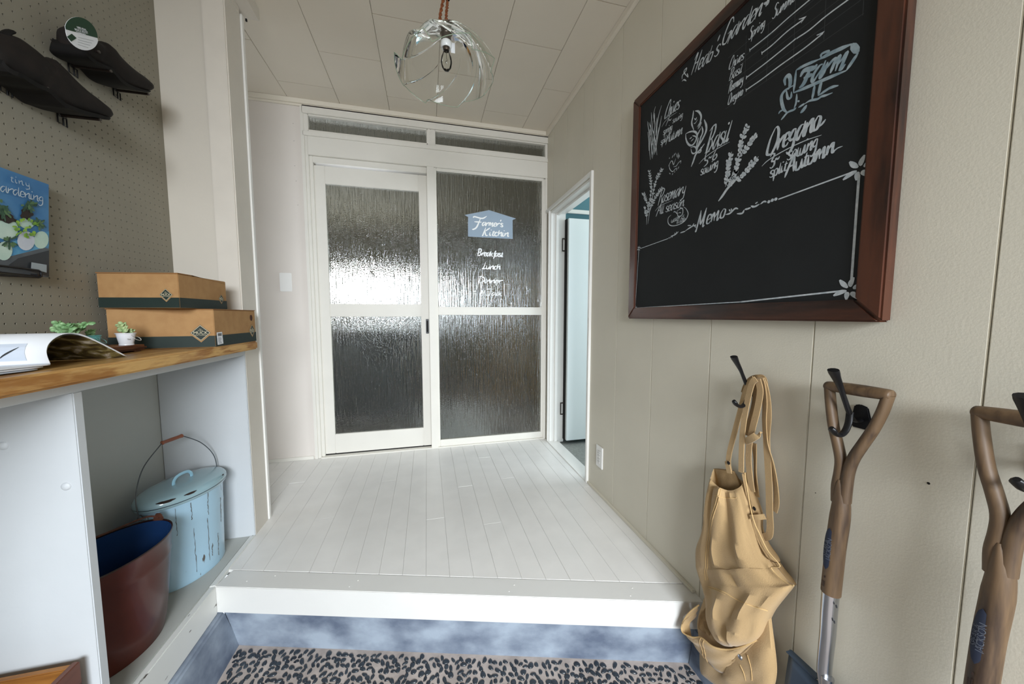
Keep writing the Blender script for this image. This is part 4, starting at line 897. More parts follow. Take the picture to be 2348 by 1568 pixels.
# farm sign
q = MB()
for a, w in (('520,415 495,630', .006), ('520,415 600,372 735,315', .008), ('735,315 870,245 1045,170', .010), ('1045,170 1108,250', .013), ('1108,250 995,420', .008), ('495,630 640,570 800,500 995,420', .009),
             ('755,295 762,262 822,238 825,262', .006), ('418,560 412,505 440,465 462,490 462,560 445,600', .009), ('425,600 440,680 470,675 475,620', .006), ('495,560 420,605 385,650 380,700 400,780 435,820', .008),
             ('352,830 370,805 395,795', .005), ('376,888 400,860 440,815 500,790 520,770', .006), ('525,640 520,720 500,780', .005), ('540,770 580,745 600,735', .006), ('600,735 650,705 720,690 760,665 800,655 865,630', .006),
             ('695,555 685,620 670,700', .006), ('760,520 745,580 730,660', .007), ('735,655 790,615 850,580 920,562', .007), ('560,822 590,790 620,745', .009), ('535,705 550,715', .004)):
    S(q, c3, P2(a), w, nib=.3)
done(q, 'chalk_drawing', CHB)
q = MB(); S(q, c3, P2('560,480 590,425 640,405 690,395 720,360'), .012, nib=.3); S(q, c3, P2('650,405 620,480 590,545 548,585'), .011, nib=.3); S(q, c3, P2('590,490 680,455'), .009, nib=.2)
T(q, c3, 'arm', (655, 530), (985, 385), .066, .0100, .2); done(q, 'chalk_lettering', CHB)
# herb names
q = MB(); OWN[0] = True
T(q, c3, 'Oregano', (245, 1225), (750, 955), .068, .0095, .2, .95); S(q, c3, P2('720,960 760,930 800,880'), .006)
S(q, c3, P2('195,1325 260,1265 420,1170 600,1085 760,1030'), .0038)
T(q, c3, '3~', (275, 1350), (375, 1290), .040, .0065); T(q, c3, 'sowing', (435, 1270), (722, 1145), .046, .0062); T(q, c3, 'split', (270, 1435), (430, 1360), .038, .006); T(q, c3, 'Autumn', (430, 1405), (880, 1190), .050, .0080); S(q, c3, P2('870,1190 910,1155 960,1135'), .004)
T(q, c2_, 'Basil', (735, 600), (975, 470), .080, .0080, .25); S(q, c2_, P2('660,718 720,655 850,560 985,485'), .0035)
S(q, c2_, P2('735,610 760,520 785,430'), .006); T(q, c2_, '5~6', (715, 745), (860, 650), .042, .0062); T(q, c2_, 'sowing', (675, 840), (865, 745), .040, .0055)
T(q, c2_, 'Chives', (297, 240), (450, 130), .058, .0064, .3); S(q, c2_, P2('265,330 300,270 360,215 430,170'), .0022)
T(q, c2_, '7~', (300, 325), (370, 285), .036, .005); T(q, c2_, 'sowing', (380, 290), (490, 220), .028, .0034); T(q, c2_, 'spring', (280, 415), (378, 355), .034, .0042); T(q, c2_, 'split', (255, 520), (325, 470), .034, .0045); T(q, c2_, 'Autumn', (315, 500), (480, 400), .046, .0052)
T(q, c2_, 'Rosemary', (233, 1140), (515, 1030), .060, .0062, .25); S(q, c2_, P2('195,1218 250,1160 380,1105'), .0025); T(q, c2_, 'All season', (215, 1260), (500, 1160), .046, .0056)
T(q, c2_, 'water is', (365, 1340), (505, 1290), .026, .0032); T(q, c2_, 'a little', (425, 1350), (515, 1320), .022, .0028)
T(q, c2_, 'Memo', (640, 1395), (945, 1270), .060, .0078, .25)
done(q, 'chalk_lettering')
# watering can in a ring
q = MB(); OWN[0] = False
for a, w in (('365,1258 335,1290 335,1345 370,1372 440,1362 510,1320 545,1250 525,1195 497,1172', .0035), ('428,1215 483,1185 485,1250 440,1272 428,1215', .0035), ('440,1262 410,1225 393,1228 405,1215', .003), ('455,1205 465,1178 475,1195', .003), ('440,1240 460,1232 470,1238', .0025)): S(q, c2_, P2(a), w, nib=.3)
done(q, 'chalk_drawing')
# chives
q = MB()
for a in ('115,270 125,340 140,430 135,530 145,675', '155,175 158,250 150,330 165,420', '200,110 180,200 195,300 185,400 205,520 215,625', '265,100 235,200 215,320 210,450 185,560', '265,210 245,320 225,420 212,520', '130,280 155,360 165,450 180,560 165,665', '175,260 165,340 185,420 165,520', '120,380 130,480 130,580', '215,230 210,330 200,420', '150,430 155,530 170,620', '205,540 195,600', '140,350 150,420', '190,180 190,260', '235,330 222,430 205,560', '160,480 160,560 160,650', '182,430 192,520 190,620'): S(q, c2_, P2(a), .0042, nib=.3)
done(q, 'chalk_drawing')
# basil
q = MB()
for a, w in (('602,155 595,220 583,290 605,360', .006), ('620,158 655,165 682,210 675,270 650,350', .007), ('610,235 625,250 635,225', .004), ('605,290 620,288 645,250', .003), ('640,330 665,290 682,285 665,340', .004),
             ('715,250 735,310 735,370 700,450 640,560', .008), ('520,400 560,380 605,375 635,395 638,440 610,500 575,525 540,500 522,450 520,400', .007), ('560,455 585,435', .005), ('575,480 605,450', .004), ('590,420 625,430 632,460', .004),
             ('640,430 650,400 680,340', .005), ('690,320 700,380 675,450 670,500', .006), ('655,440 640,500 632,560', .006), ('570,550 600,535 625,545 632,580 610,608 585,600 575,560', .005), ('680,540 680,585 660,600 640,590', .005), ('685,430 660,500 640,560 625,620', .007), ('718,505 670,570 625,620 600,690 578,748', .0075), ('668,470 680,420', .005)): S(q, c2_, P2(a), w, nib=.4)
done(q, 'chalk_drawing')
# dove
q = MB()
for a in ('335,745 350,715 365,690 378,690 385,715 392,725 405,690 415,660', '345,720 350,770 380,800 410,770 430,760', '390,750 420,740 440,710 468,685 465,715', '430,650 425,610', '440,665 442,600', '452,650 450,620', '375,655 385,625', '395,640 400,610', '345,665 350,650', '405,625 412,600', '345,815 358,825', '375,835 385,815', '400,810 405,795', '420,790 428,765', '440,770 447,745'): S(q, c2_, P2(a), .0030, nib=.3)
done(q, 'chalk_drawing')
# rosemary and oregano sprigs
def sprig(mb, f, stem, sw, n, ln, w, seed, m0=.1, ang=.7, fat=1.0, both=True):
    r = random.Random(seed); S(mb, f, stem, sw, nib=.3)
    Q = cr([Vector((x, y, 0)) for x, y in stem], 8)
    for i in range(n):
        t = m0+(1-m0)*i/n; k = min(len(Q)-2, int(t*(len(Q)-1))); p = Q[k]; d = (Q[k+1]-Q[k]).normalized()
        for s in (-1, 1):
            a = s*ang*r.uniform(.7, 1.3); dd = Vector((d.x*math.cos(a)-d.y*math.sin(a), d.x*math.sin(a)+d.y*math.cos(a), 0)); l = ln*r.uniform(.7, 1.2)
            e = p+dd*l; mid = p+dd*l*.5
            P_ = [f(p.x, p.y), f(mid.x, mid.y), f(e.x, e.y)]; P_ = cr(P_, 3); N = len(P_)
            mb.ribbon(P_, [w*math.sin(PI*(.12+.76*j/(N-1)))*fat for j in range(N)], CN, .0007)
q = MB()
sprig(q, c2_, P2('105,1360 110,1260 130,1160 155,1000 150,880 130,780'), .004, 16, 24, .0045, 1, .25)
sprig(q, c2_, P2('120,1350 135,1240 165,1080 195,930 230,840 272,765'), .004, 14, 24, .0045, 2, .3)
sprig(q, c2_, P2('130,1180 105,1110 85,1060 72,1028'), .003, 9, 24, .0045, 3, .0)
sprig(q, c2_, P2('140,1220 180,1110 225,1030 278,962'), .004, 11, 24, .0048, 4, .2)
sprig(q, c2_, P2('110,1280 95,1220 82,1160'), .003, 6, 20, .0045, 5)
done(q, 'chalk_drawing')
q = MB()
S(q, c2_, P2('865,1112 905,1060 960,980 1030,905 1075,860'), .009, nib=.3)
for i, (st, n) in enumerate((('940,960 960,880 965,780 985,690 1005,590', 9), ('990,930 1040,830 1070,720 1090,600 1110,490 1150,370 1185,315', 13), ('1060,640 1130,590 1190,510 1230,450 1280,405', 7), ('1030,905 1110,850 1170,780 1220,720 1290,640', 8), ('960,960 1010,880 1060,780', 6))):
    sprig(q, c2_, P2(st), .004, n, 40, .0085, 10+i, .12, .75)
done(q, 'chalk_drawing')
# memo frame
q = MB()
def L(a, b, w): S(q, px, [a, b], w, nib=.15, taper=False)
L((1468, 570), (1532, 547), .0025); L((1785, 457), (1962, 392), .0035); L((1970, 402), (1952, 655), .0048); L((1465, 575), (1457, 702), .0025); L((1458, 706), (1700, 692), .0028); L((1700, 692), (1930, 667), .0042)
for (u, v, r_) in ((1534, 545.5, .0018), (1537, 544.5, .0018), (1541, 543, .0022), (1763, 462.5, .004), (1771, 459, .0042), (1779, 456.5, .004)):
    c = px(u, v); q.prism([c+Vector((0, math.cos(a)*r_, math.sin(a)*r_)) for a in [2*PI*i/10 for i in range(10)]], (-.0006, 0, 0))
for a, w in (('1538,542 1548,538 1556,531', .005), ('1549,537 1547,534', .003), ('1552,535 1551,531', .003), ('1560,534 1572,530', .005), ('1572,529 1584,521 1592,517 1596,522', .0055), ('1577,517 1585,517', .004), ('1592,512 1588,518', .004), ('1596,514 1594,520', .004),
             ('1664,492 1674,489 1686,478 1693,479', .0060), ('1675,485 1672,480', .004), ('1678,484 1677,478', .004), ('1690,490 1702,489 1707,481', .006), ('1708,480 1714,479 1722,476', .006), ('1722,472 1730,474 1742,468', .006), ('1732,467 1738,463', .004), ('1744,468 1752,462 1758,463', .005)): S(q, px, P2(a), w, nib=.3)
for (u, v, s) in ((1973, 387, 1), (1949, 664, 1), (1465.5, 570, .42), (1457, 706, .42)):
    c = px(u, v)
    for a, l in ((2.3, .030), (1.35, .026), (.3, .030), (-.9, .026), (3.5, .032), (-1.8, .022)):
        d = Vector((0, -math.cos(a), math.sin(a))); P_ = [c+d*.006*s, c+d*l*.5*s+Vector((0, .002, .001)), c+d*l*s]; P_ = cr(P_, 3); N = len(P_); q.ribbon(P_, [.010*s*math.sin(PI*(.1+.8*j/(N-1))) for j in range(N)], CN, .0007)
done(q, 'chalk_border')

# ------------------------------------------------------------------ switch and outlet
PLT = mat('white_plastic', '#f0eeea', .3)
p = at(656, 647, y=B); t = thing('light_switch', (p.x, B, p.z), 'white light switch plate on the back wall left of the sliding door', 'switch')
BX('plate', PLT, -.035, .035, -.007, 0, -.060, .060, t, bevel=.003); BX('rocker', PLT, -.012, .012, -.0095, -.007, -.008, .010, t, bevel=.001)
p = at(1376, 1047, x=A); t = thing('power_outlet', (A, p.y, p.z), 'white double power outlet low on the right wall by the side doorway', 'outlet')
BX('plate', PLT, -.007, 0, -.035, .035, -.060, .060, t, bevel=.003); BX('socket_insert', PLT, -.009, -.007, -.013, .013, -.034, .034, t, bevel=.001)
for z in (-.022, -.008, .010, .024):
    for y in (-.0065, .0045): BX('slot', DARK, -.0094, -.0088, y, y+.0018, z-.005, z+.004, t)

# ------------------------------------------------------------------ glass pendant lamp
lx, ly = .083, 1.30
lm = thing('pendant_lamp', (lx, ly, C), 'clear swirled glass pendant lamp on a brown twisted cord', 'lamp')
def clear_glass():
    m = bpy.data.materials.new('clear_green_glass'); m.use_nodes = True; b = m.node_tree.nodes['Principled BSDF']
    nt = m.node_tree; tr_ = nt.nodes.new('ShaderNodeBsdfTransparent'); gl = nt.nodes.new('ShaderNodeBsdfGlossy'); gl.inputs['Roughness'].default_value = .04; gl.inputs[0].default_value = (1, 1, 1, 1)
    lw = nt.nodes.new('ShaderNodeLayerWeight'); lw.inputs['Blend'].default_value = .22; mx_ = nt.nodes.new('ShaderNodeMixShader')
    rp = nt.nodes.new('ShaderNodeValToRGB'); rp.color_ramp.elements[0].color = (.955, .965, .95, 1); rp.color_ramp.elements[0].position = .35; rp.color_ramp.elements[1].color = (.40, .50, .36, 1); rp.color_ramp.elements[1].position = 1.0
    nt.links.new(lw.outputs['Facing'], rp.inputs[0]); nt.links.new(rp.outputs[0], tr_.inputs[0])
    nt.links.new(lw.outputs['Fresnel'], mx_.inputs[0]); nt.links.new(tr_.outputs[0], mx_.inputs[1]); nt.links.new(gl.outputs[0], mx_.inputs[2]); nt.links.new(mx_.outputs[0], nt.nodes['Material Output'].inputs[0]); return m
CG = clear_glass()
zt = 1.962-C; n, nr, R0 = 160, 26, .172; q = MB(); R_ = []
for i in range(nr+1):
    t = i/nr; ring = []
    for k in range(n):
        th = 2*PI*k/n; ph = th*8-t*t*4.6-1.0*t; c = (ph/(2*PI)) % 1
        saw = (c-.5)                                 # one sharp crease per petal
        soft = saw if c < .86 else saw*(1-(c-.86)/.14*2)
        am = t**1.6
        r = .022+(R0-.022)*(t**.80)+am*(.022*soft+.006*math.sin(th*2+.6))
        z = -.010-.128*(t**1.75)+am*(.034*soft)+am*.016*math.sin(th+2.4)
        a = th+.55*t*t
        ring.append((r*math.cos(a), r*math.sin(a), zt+z))
    R_.append(ring)
q.rings(R_); sh = q.build('glass_shade', CG, lm, smooth=True); [sh.modifiers.remove(m_) for m_ in list(sh.modifiers)]
GE = mat('green_glass_edge', '#8fa08a', .12, spec=.8)
b = MB(); b.tube(R_[-1]+[R_[-1][0], R_[-1][1]], .0011, 6, cap=False); b.build('shade_rim', GE, sh, smooth=True)
for j in range(8):
    cl = []
    for i in range(9, nr+1):
        t = i/nr; ph = (j+.93)*2*PI+t*t*4.6+1.0*t; th = ph/8; k = int(round(th/(2*PI)*n)) % n; cl.append(R_[i][k])
    b = MB(); b.tube(cr(cl[::3], 4), [.0002+.0006*q_/60 for q_ in range(len(cr(cl[::3], 4)))], 5); b.build('glass_fold', GE, sh, smooth=True)
b = MB(); b.lathe([(.004, .022), (.010, .020), (.013, .010), (.021, .004), (.022, -.004), (.017, -.010), (.017, -.034)], (0, 0, zt), 24); b.build('socket_cap', mat('grey_brown_metal', '#6f675f', .35, .8), lm, smooth=True)
b = MB(); b.lathe([(.0165, -.030), (.0195, -.034), (.0195, -.050), (.0165, -.054), (.012, -.052), (.011, -.044)], (0, 0, zt), 24); b.build('porcelain_ring', mat('porcelain', '#eceff0', .25, coat=.3), lm, smooth=True)
b = MB(); b.lathe([(0, -.045), (.011, -.045), (.0115, -.056), (.010, -.062)], (0, 0, zt), 16); bb = b.build('bulb_base', mat('bulb_brass', '#6d6158', .3, .8), lm, smooth=True)
b = MB(); b.lathe([(.009, -.060), (.012, -.070), (.018, -.085), (.0195, -.100), (.016, -.116), (.008, -.127), (0, -.130)], (0, 0, zt), 24); bg_ = b.build('bulb_glass', CG, bb, smooth=True)
b = MB(); b.tube([(0, 0, zt-.062), (0, 0, zt-.085), (.003, .001, zt-.092), (-.003, 0, zt-.098), (0, 0, zt-.104)], .0012, 5); b.build('filament', mat('filament_grey', '#8a8680', .3, .8), bb, smooth=True)
CORD = mat('brown_twisted_cord', '#8a4f2b', .8, c2='#6c3b20', vscale=90, bump=.4, bscale=300)
def twist(pts, r=.0030, tw=.0032, turns=5):
    P_ = cr([Vector(p) for p in pts], 8); N = len(P_); b = MB()
    for s in (0, PI):
        b.tube([p+Vector((math.cos(2*PI*turns*i/N+s), math.sin(2*PI*turns*i/N+s), 0))*tw for i, p in enumerate(P_)], r, 6)
    return b
twist([(0, 0, zt+.018), (.002, 0, zt+.06), (.006, -.002, zt+.10), (.004, 0, zt+.14), (.002, 0, zt+.20), (0, 0, -.03)], turns=12).build('cord', CORD, lm, smooth=True)
twist([(-.004, 0, zt+.012), (-.018, 0, zt+.020), (-.019, 0, zt+.05), (-.012, 0, zt+.085), (-.004, .003, zt+.125), (.0, .004, zt+.17)], turns=6).build('cord_loop', CORD, lm, smooth=True)
b = MB(); b.tube([(.006, -.007, zt+.128), (.008, -.007, zt+.100)], .006, 8); b.build('cord_clamp', DARK, lm, smooth=True)
b = MB(); b.lathe([(0, 0), (.045, 0), (.045, -.012), (.030, -.026), (.006, -.032), (0, -.032)], (0, 0, 0), 28); b.build('ceiling_rose', mat('rose_brown', '#5d4636', .4), lm, smooth=True)
b = MB(); b.box(.016, .030, -.002, -.0015, zt-.066, zt-.032); b.build('paper_tag', LBL, lm); b = MB(); b.tube([(.008, 0, zt+.045), (.012, 0, zt+.0), (.018, 0, zt-.032)], .0006, 4); b.build('tag_string', LBL, lm)

# ------------------------------------------------------------------ coat hooks
def coat_hook(y, z, label):
    t = thing('coat_hook', (A, y, z), label, 'hook', 'black iron wall hooks')
    b = MB(); b.prism([(0, -.016, -.018), (0, .016, -.018), (0, .018, .0), (0, .014, .030), (0, .004, .034), (0, -.010, .030), (0, -.018, .0)], (-.005, 0, 0)); b.build('wall_plate', BLACKM, t, bevel=.002)
    b = MB(); P_ = cr([(-.003, 0, .0), (-.022, .001, .002), (-.036, .002, .018), (-.050, .003, .045), (-.066, .003, .074), (-.086, .001, .100), (-.094, .0, .112)], 5)
    N = len(P_); b.tube(P_, [.0040+.0008*math.sin(i/N*6)+(.0030 if i > N*.72 else 0)*((i-N*.72)/(N*.28)) for i in range(N)], 10, r2=[.0055 if i < N*.6 else .0055+.0048*min(1, (i-N*.6)/(N*.25)) for i in range(N)], ref=(0, 0, 1)); b.build('upper_prong', BLACKM, t, smooth=True)
    b = MB(); P_ = cr([(-.034, .002, .020), (-.038, .001, -.002), (-.046, .001, -.020), (-.060, .001, -.028), (-.076, .001, -.022), (-.086, .001, -.010)], 5)
    N = len(P_); b.tube(P_, [.0045]*N, 10, r2=[.0065]*(N-5)+[.0075, .0085, .0085, .007, .004], ref=(0, 0, 1)); b.build('lower_prong', BLACKM, t, smooth=True)
    return t
HZ = .752
coat_hook(.757, HZ, 'black iron coat hook holding the tan apron'); coat_hook(.521, HZ, 'black iron coat hook holding the middle spade'); coat_hook(.288, HZ, 'black iron coat hook at the right edge of the photo, holding the second digging tool')

# ------------------------------------------------------------------ spades
HW = wood_mat('tool_ash_wood', '#33241a', '#665039', 'z', 8, rough=.5, bump=.3); STEEL = mat('polished_steel', '#b9bcc2', .22, 1.0, var=.1, vscale=20, stretch=(1, 1, .2)); BLADE = mat('blue_grey_blade', '#4e5d70', .45, .5, var=.1, vscale=10); OVAL = mat('navy_oval_print', '#1c2334', .5); OVT = mat('grey_print_on_wood', '#767b86', .6)
def spade(dy, label, dz=0):
    X0 = .862
    t = thing('garden_spade', (X0, .515+dy, -.14+dz), label, 'spade', 'wooden handled spades hung on the wall hooks')
    def W_(u, v): p = at(u, v, x=X0); return Vector((X0, p.y+dy, p.z+dz))
    def kp(o): keep(o, t); return o
    gl_, gr_ = W_(1897, 884), W_(2044, 906)
    P_ = [gl_.lerp(gr_, f) for f in (-.015, .0, .05, .2, .4, .6, .8, .95, 1.0, 1.015)]
    b = MB(); b.tube(P_, [.0075, .0095, .0105, .0115, .0125, .0125, .0118, .0110, .0100, .0080], 14, r2=[.0105, .0125, .0135, .0145, .0155, .0155, .0145, .0138, .0128, .0108], ref=(0, 0, 1)); kp(b.build('grip', HW, smooth=True))
    ax = [W_(*p) for p in ((1902, 884), (1905, 925), (1911, 975), (1921, 1018), (1928, 1055), (1926, 1085), (1921, 1115), (1921, 1150))]
    b = MB(); P_ = cr(ax, 4); N = len(P_); b.tube(P_, [.0125-.0015*math.sin(PI*i/N) for i in range(N)], 12, r2=[.0085+.003*i/N for i in range(N)], ref=(1, 0, 0)); kp(b.build('yoke_arm', HW, smooth=True))
    ax = [W_(*p) for p in ((2038, 906), (2023, 945), (2002, 985), (1978, 1020), (1958, 1050), (1946, 1080), (1940, 1115), (1936, 1150))]
    b = MB(); P_ = cr(ax, 4); N = len(P_); b.tube(P_, [.0125-.0015*math.sin(PI*i/N) for i in range(N)], 12, r2=[.0085+.003*i/N for i in range(N)], ref=(1, 0, 0)); kp(b.build('yoke_arm', HW, smooth=True))
    ax = [W_(*p) for p in ((1931, 1098), (1930, 1128), (1929, 1158), (1924, 1200), (1916, 1255), (1910, 1310), (1905, 1358))]
    b = MB(); P_ = cr(ax, 3); N = len(P_); b.tube(P_, [.0110+.0070*min(1, i/9)**.6 for i in range(N)], 18, r2=[.0050+.0120*min(1, i/8)**.6 for i in range(N)], ref=(1, 0, 0)); kp(b.build('shaft', HW, smooth=True))
    ax = [W_(*p) for p in ((1905, 1352), (1901, 1400), (1898, 1450), (1893, 1500), (1890, 1540), (1894, 1575), (1898, 1600))]
    b = MB(); P_ = cr(ax, 3); N = len(P_); b.tube(P_, [.0165-.003*i/N for i in range(N)], 18, r2=[.0148-.0035*i/N for i in range(N)], ref=(1, 0, 0)); so = kp(b.build('steel_socket', STEEL, smooth=True))
    for (u, v) in ((1921, 1386), (1916, 1421)):
        p = W_(u, v)+Vector((-.008, -.003, 0)); b = MB(); b.lathe([(0, .002), (.003, .001), (.0035, 0)], (0, 0, 0), 10); o = b.build('rivet', mat('dull_rivet', '#5e6064', .4, .8), smooth=True); o.location = p; o.rotation_euler = (0, -PI/2, -.6); keep(o, t)
    # blade
    bc = W_(1898, 1590); yc = bc.y; zt_ = .137+dz; zb = -.135+dz; R_ = []
    for i in range(9):
        f = i/8; z = zt_+(zb-zt_)*f; hw = .092+.006*f if f < .7 else .098-.02*((f-.7)/.3)**2; row = []
        for k in range(13):
            s = k/6-1; yy = yc+s*hw; xx = X0+.010-.012*(1-s*s)*(1-.5*f)-.018*f; zz = z-(.004*(1-abs(s)) if i == 0 else 0)-(.03*(1-s*s)*f if f > .8 else 0)
            row.append((xx, yy, zz))
        R_.append(row)
    b = MB(); b.rings(R_, close=False); bl = kp(b.build('blade', BLADE, smooth=True)); solid(bl, .0022)
    b = MB()
    for s in (-1, 1): b.box(X0-.006, X0+.012, yc+s*.022, yc+s*.090, zt_-.001, zt_+.002)
    kp(b.build('tread', BLADE, bevel=.0008))
    b = MB(); P_ = cr([Vector((X0-.004, yc, zt_+.03)), Vector((X0-.006, yc, zt_-.02)), Vector((X0-.008, yc, zt_-.09))], 4); b.tube(P_, [.013-.009*i/8 for i in range(9)], 12, ref=(1, 0, 0), r2=[.011-.008*i/8 for i in range(9)]); kp(b.build('blade_rib', STEEL, smooth=True))
    # oval label wrapped on the shaft
    c0, c1_ = W_(1915, 1206), W_(1905, 1300); axd = (c1_-c0); Ls = axd.length; axn = axd.normalized(); mid = (c0+c1_)/2
    def onshaft(a, s, off):  # a: angle from -x toward -y ; s along axis
        cen = mid+axn*s; return cen+Vector((-math.cos(a)*(.0187+off), -math.sin(a)*(.0172+off), 0))
    b = MB(); n_ = 24; a0_ = .10
    for i in range(n_):
        pass
    rows = []
    for i in range(17):
        s = -1+2*i/16; hw_ = .46*math.sqrt(max(0.0, 1-s*s)); rows.append([onshaft(a0_+hw_*(k/4-1), s*Ls/2, .0004) for k in range(9)])
    b.rings(rows, close=False); kp(b.build('oval_label', OVAL, smooth=True))
    b = MB()
    for txt, a_, sz in (('SPEAR &', a0_-.19, .0105), ('JACKSON', a0_+.16, .0115)):
        me = font_mesh(txt, sz, OVT, t, sx=1)
        for v in me.vertices:
            # text reads upward along the shaft
            s = -v.co.x; v.co = onshaft(a_-v.co.z/.0187, s, .0009)
        add_me(b, me)
    kp(b.build('label_lettering', OVT))
    b = MB(); c = mid-axn*.0; P_ = []
    for k in range(3): b.add([onshaft(-.15+.12*k, Ls*.78, .0005), onshaft(-.08+.12*k, Ls*.78, .0005), onshaft(-.08+.12*k, Ls*.92, .0005), onshaft(-.15+.12*k, Ls*.92, .0005)], [(0, 1, 2, 3)])
    b.add([onshaft(.1+.09*math.cos(x), Ls*.68+.003*math.sin(x), .0005) for x in [2*PI*i/10 for i in range(10)]], [tuple(range(10))]); kp(b.build('stamped_mark', mat('burnt_mark', '#2c1c14', .7)))
    return t
spade(0, 'wooden handled spade with oval maker badge, hanging right of the tan apron')
spade(-.2135, 'wooden handled spade at the far right edge, nearest the viewer')

# ------------------------------------------------------------------ apron
TAN = mat('tan_canvas', '#b3956a', .85, var=.10, vscale=7, bump=.35, bscale=420, sheen=.25); TAN2 = mat('tan_canvas_shaded', '#9c805a', .9, var=.06, bump=.3, bscale=420); SEAM = mat('tan_stitching', '#cfae7a', .85, bump=.5, bscale=600)
ap = thing('apron', (A-.04, .745, -.18), 'tan canvas work apron hanging by its straps from the left iron hook', 'apron')
def kA(o): keep(o, ap); return o
AX = .862
def cloth(name, rows, m, xc=AX, nu=28, seed=0, top_dip=0, fold=.006, back=.012, open_top=False, sub=4):
    """rows: (left px, right px, depth) where px=(u,v) points on the plane x=xc"""
    Ls = cr([at(*r[0], x=xc) for r in rows], sub); Rs = cr([at(*r[1], x=xc) for r in rows], sub); Ds = cr([(r[2], 0, 0) for r in rows], sub)
    rg = []; n = len(Ls)
    for i in range(n):
        ring = []; dpt = Ds[i].x; f = i/(n-1)
        for k in range(nu):
            th = 2*PI*k/nu; c = (1-math.cos(th))/2; sn__ = math.sin(th)
            p = Ls[i].lerp(Rs[i], c)
            if sn__ >= 0:   # towards the room
                w = abs(sn__)**.7
                fo = fold*(math.sin(c*17+f*5+seed)*.6+math.sin(c*31-f*9+seed*2)*.35+math.sin(c*9+f*14+seed*3)*.5+math.sin((c*1.3+f)*26+seed)*.22)
                p = p+Vector((-dpt*w-fo*w, 0, fo*.5*w))
                if top_dip and f < .2: p.z -= top_dip*w*(1-f/.2)
            else: p = p+Vector((min(back*abs(sn__)**.7, A-.004-xc), 0, 0))
            ring.append(p)
        rg.append(ring)
    b = MB(); b.rings(rg, cap0=not open_top, cap1=True); return kA(b.build(name, m, smooth=True))
Z8 = lambda x, y: (1580+x/4.7816, 1240+y/4.7816)
Z7 = lambda x, y: (1590+x/3.267, 820+y/3.267)
# lower skirt
cloth('skirt', [(Z8(190, 560), Z8(900, 780), .010), (Z8(105, 850), Z8(905, 860), .016), (Z8(112, 1050), Z8(922, 1000), .018), (Z8(125, 1250), Z8(948, 1200), .022), (Z8(135, 1420), Z8(965, 1380), .024), (Z8(190, 1490), Z8(958, 1500), .024), (Z8(330, 1600), Z8(930, 1620), .020), (Z8(420, 1700), Z8(900, 1740), .014)], TAN, seed=2, fold=.006)
# bib and waist: the large draped front
cloth('bib', [(Z7(150, 835), Z7(372, 935), .026), (Z7(136, 905), Z7(392, 985), .034), (Z7(112, 1040), Z7(425, 1100), .036), (Z7(88, 1280), Z7(470, 1290), .038), (Z7(50, 1420), Z7(530, 1450), .040), (Z7(52, 1540), Z7(600, 1560), .042), (Z8(130, 300), Z8(960, 290), .044), (Z8(165, 430), Z8(1085, 440), .044), (Z8(190, 515), Z8(1152, 490), .046),
      (Z8(222, 640), Z8(1080, 590), .050), (Z8(232, 760), Z8(960, 740), .054), (Z8(258, 860), Z8(895, 860), .056), (Z8(290, 960), Z8(860, 960), .054), (Z8(350, 1060), Z8(800, 1060), .050), (Z8(430, 1130), Z8(700, 1125), .034), (Z8(500, 1150), Z8(600, 1150), .012)], TAN, seed=5, fold=.0085, nu=40, top_dip=.034, open_top=True)
# inside faces in darker canvas, shade put in the colour: bib opening, side bands
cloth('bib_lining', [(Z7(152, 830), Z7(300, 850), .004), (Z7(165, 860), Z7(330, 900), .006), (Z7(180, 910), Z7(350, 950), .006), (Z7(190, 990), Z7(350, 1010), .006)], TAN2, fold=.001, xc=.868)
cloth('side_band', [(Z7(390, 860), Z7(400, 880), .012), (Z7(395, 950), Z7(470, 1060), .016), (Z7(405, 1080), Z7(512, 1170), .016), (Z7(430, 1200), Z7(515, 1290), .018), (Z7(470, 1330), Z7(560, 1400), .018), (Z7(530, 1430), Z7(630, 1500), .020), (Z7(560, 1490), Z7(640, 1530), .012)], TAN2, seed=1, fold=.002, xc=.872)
cloth('side_band', [(Z8(840, 175), Z8(985, 240), .010), (Z8(905, 290), Z8(1040, 320), .012), (Z8(960, 380), Z8(1110, 400), .014), (Z8(1040, 460), Z8(1155, 470), .010), (Z8(1100, 488), Z8(1152, 490), .006)], TAN2, seed=3, fold=.002, xc=.874)
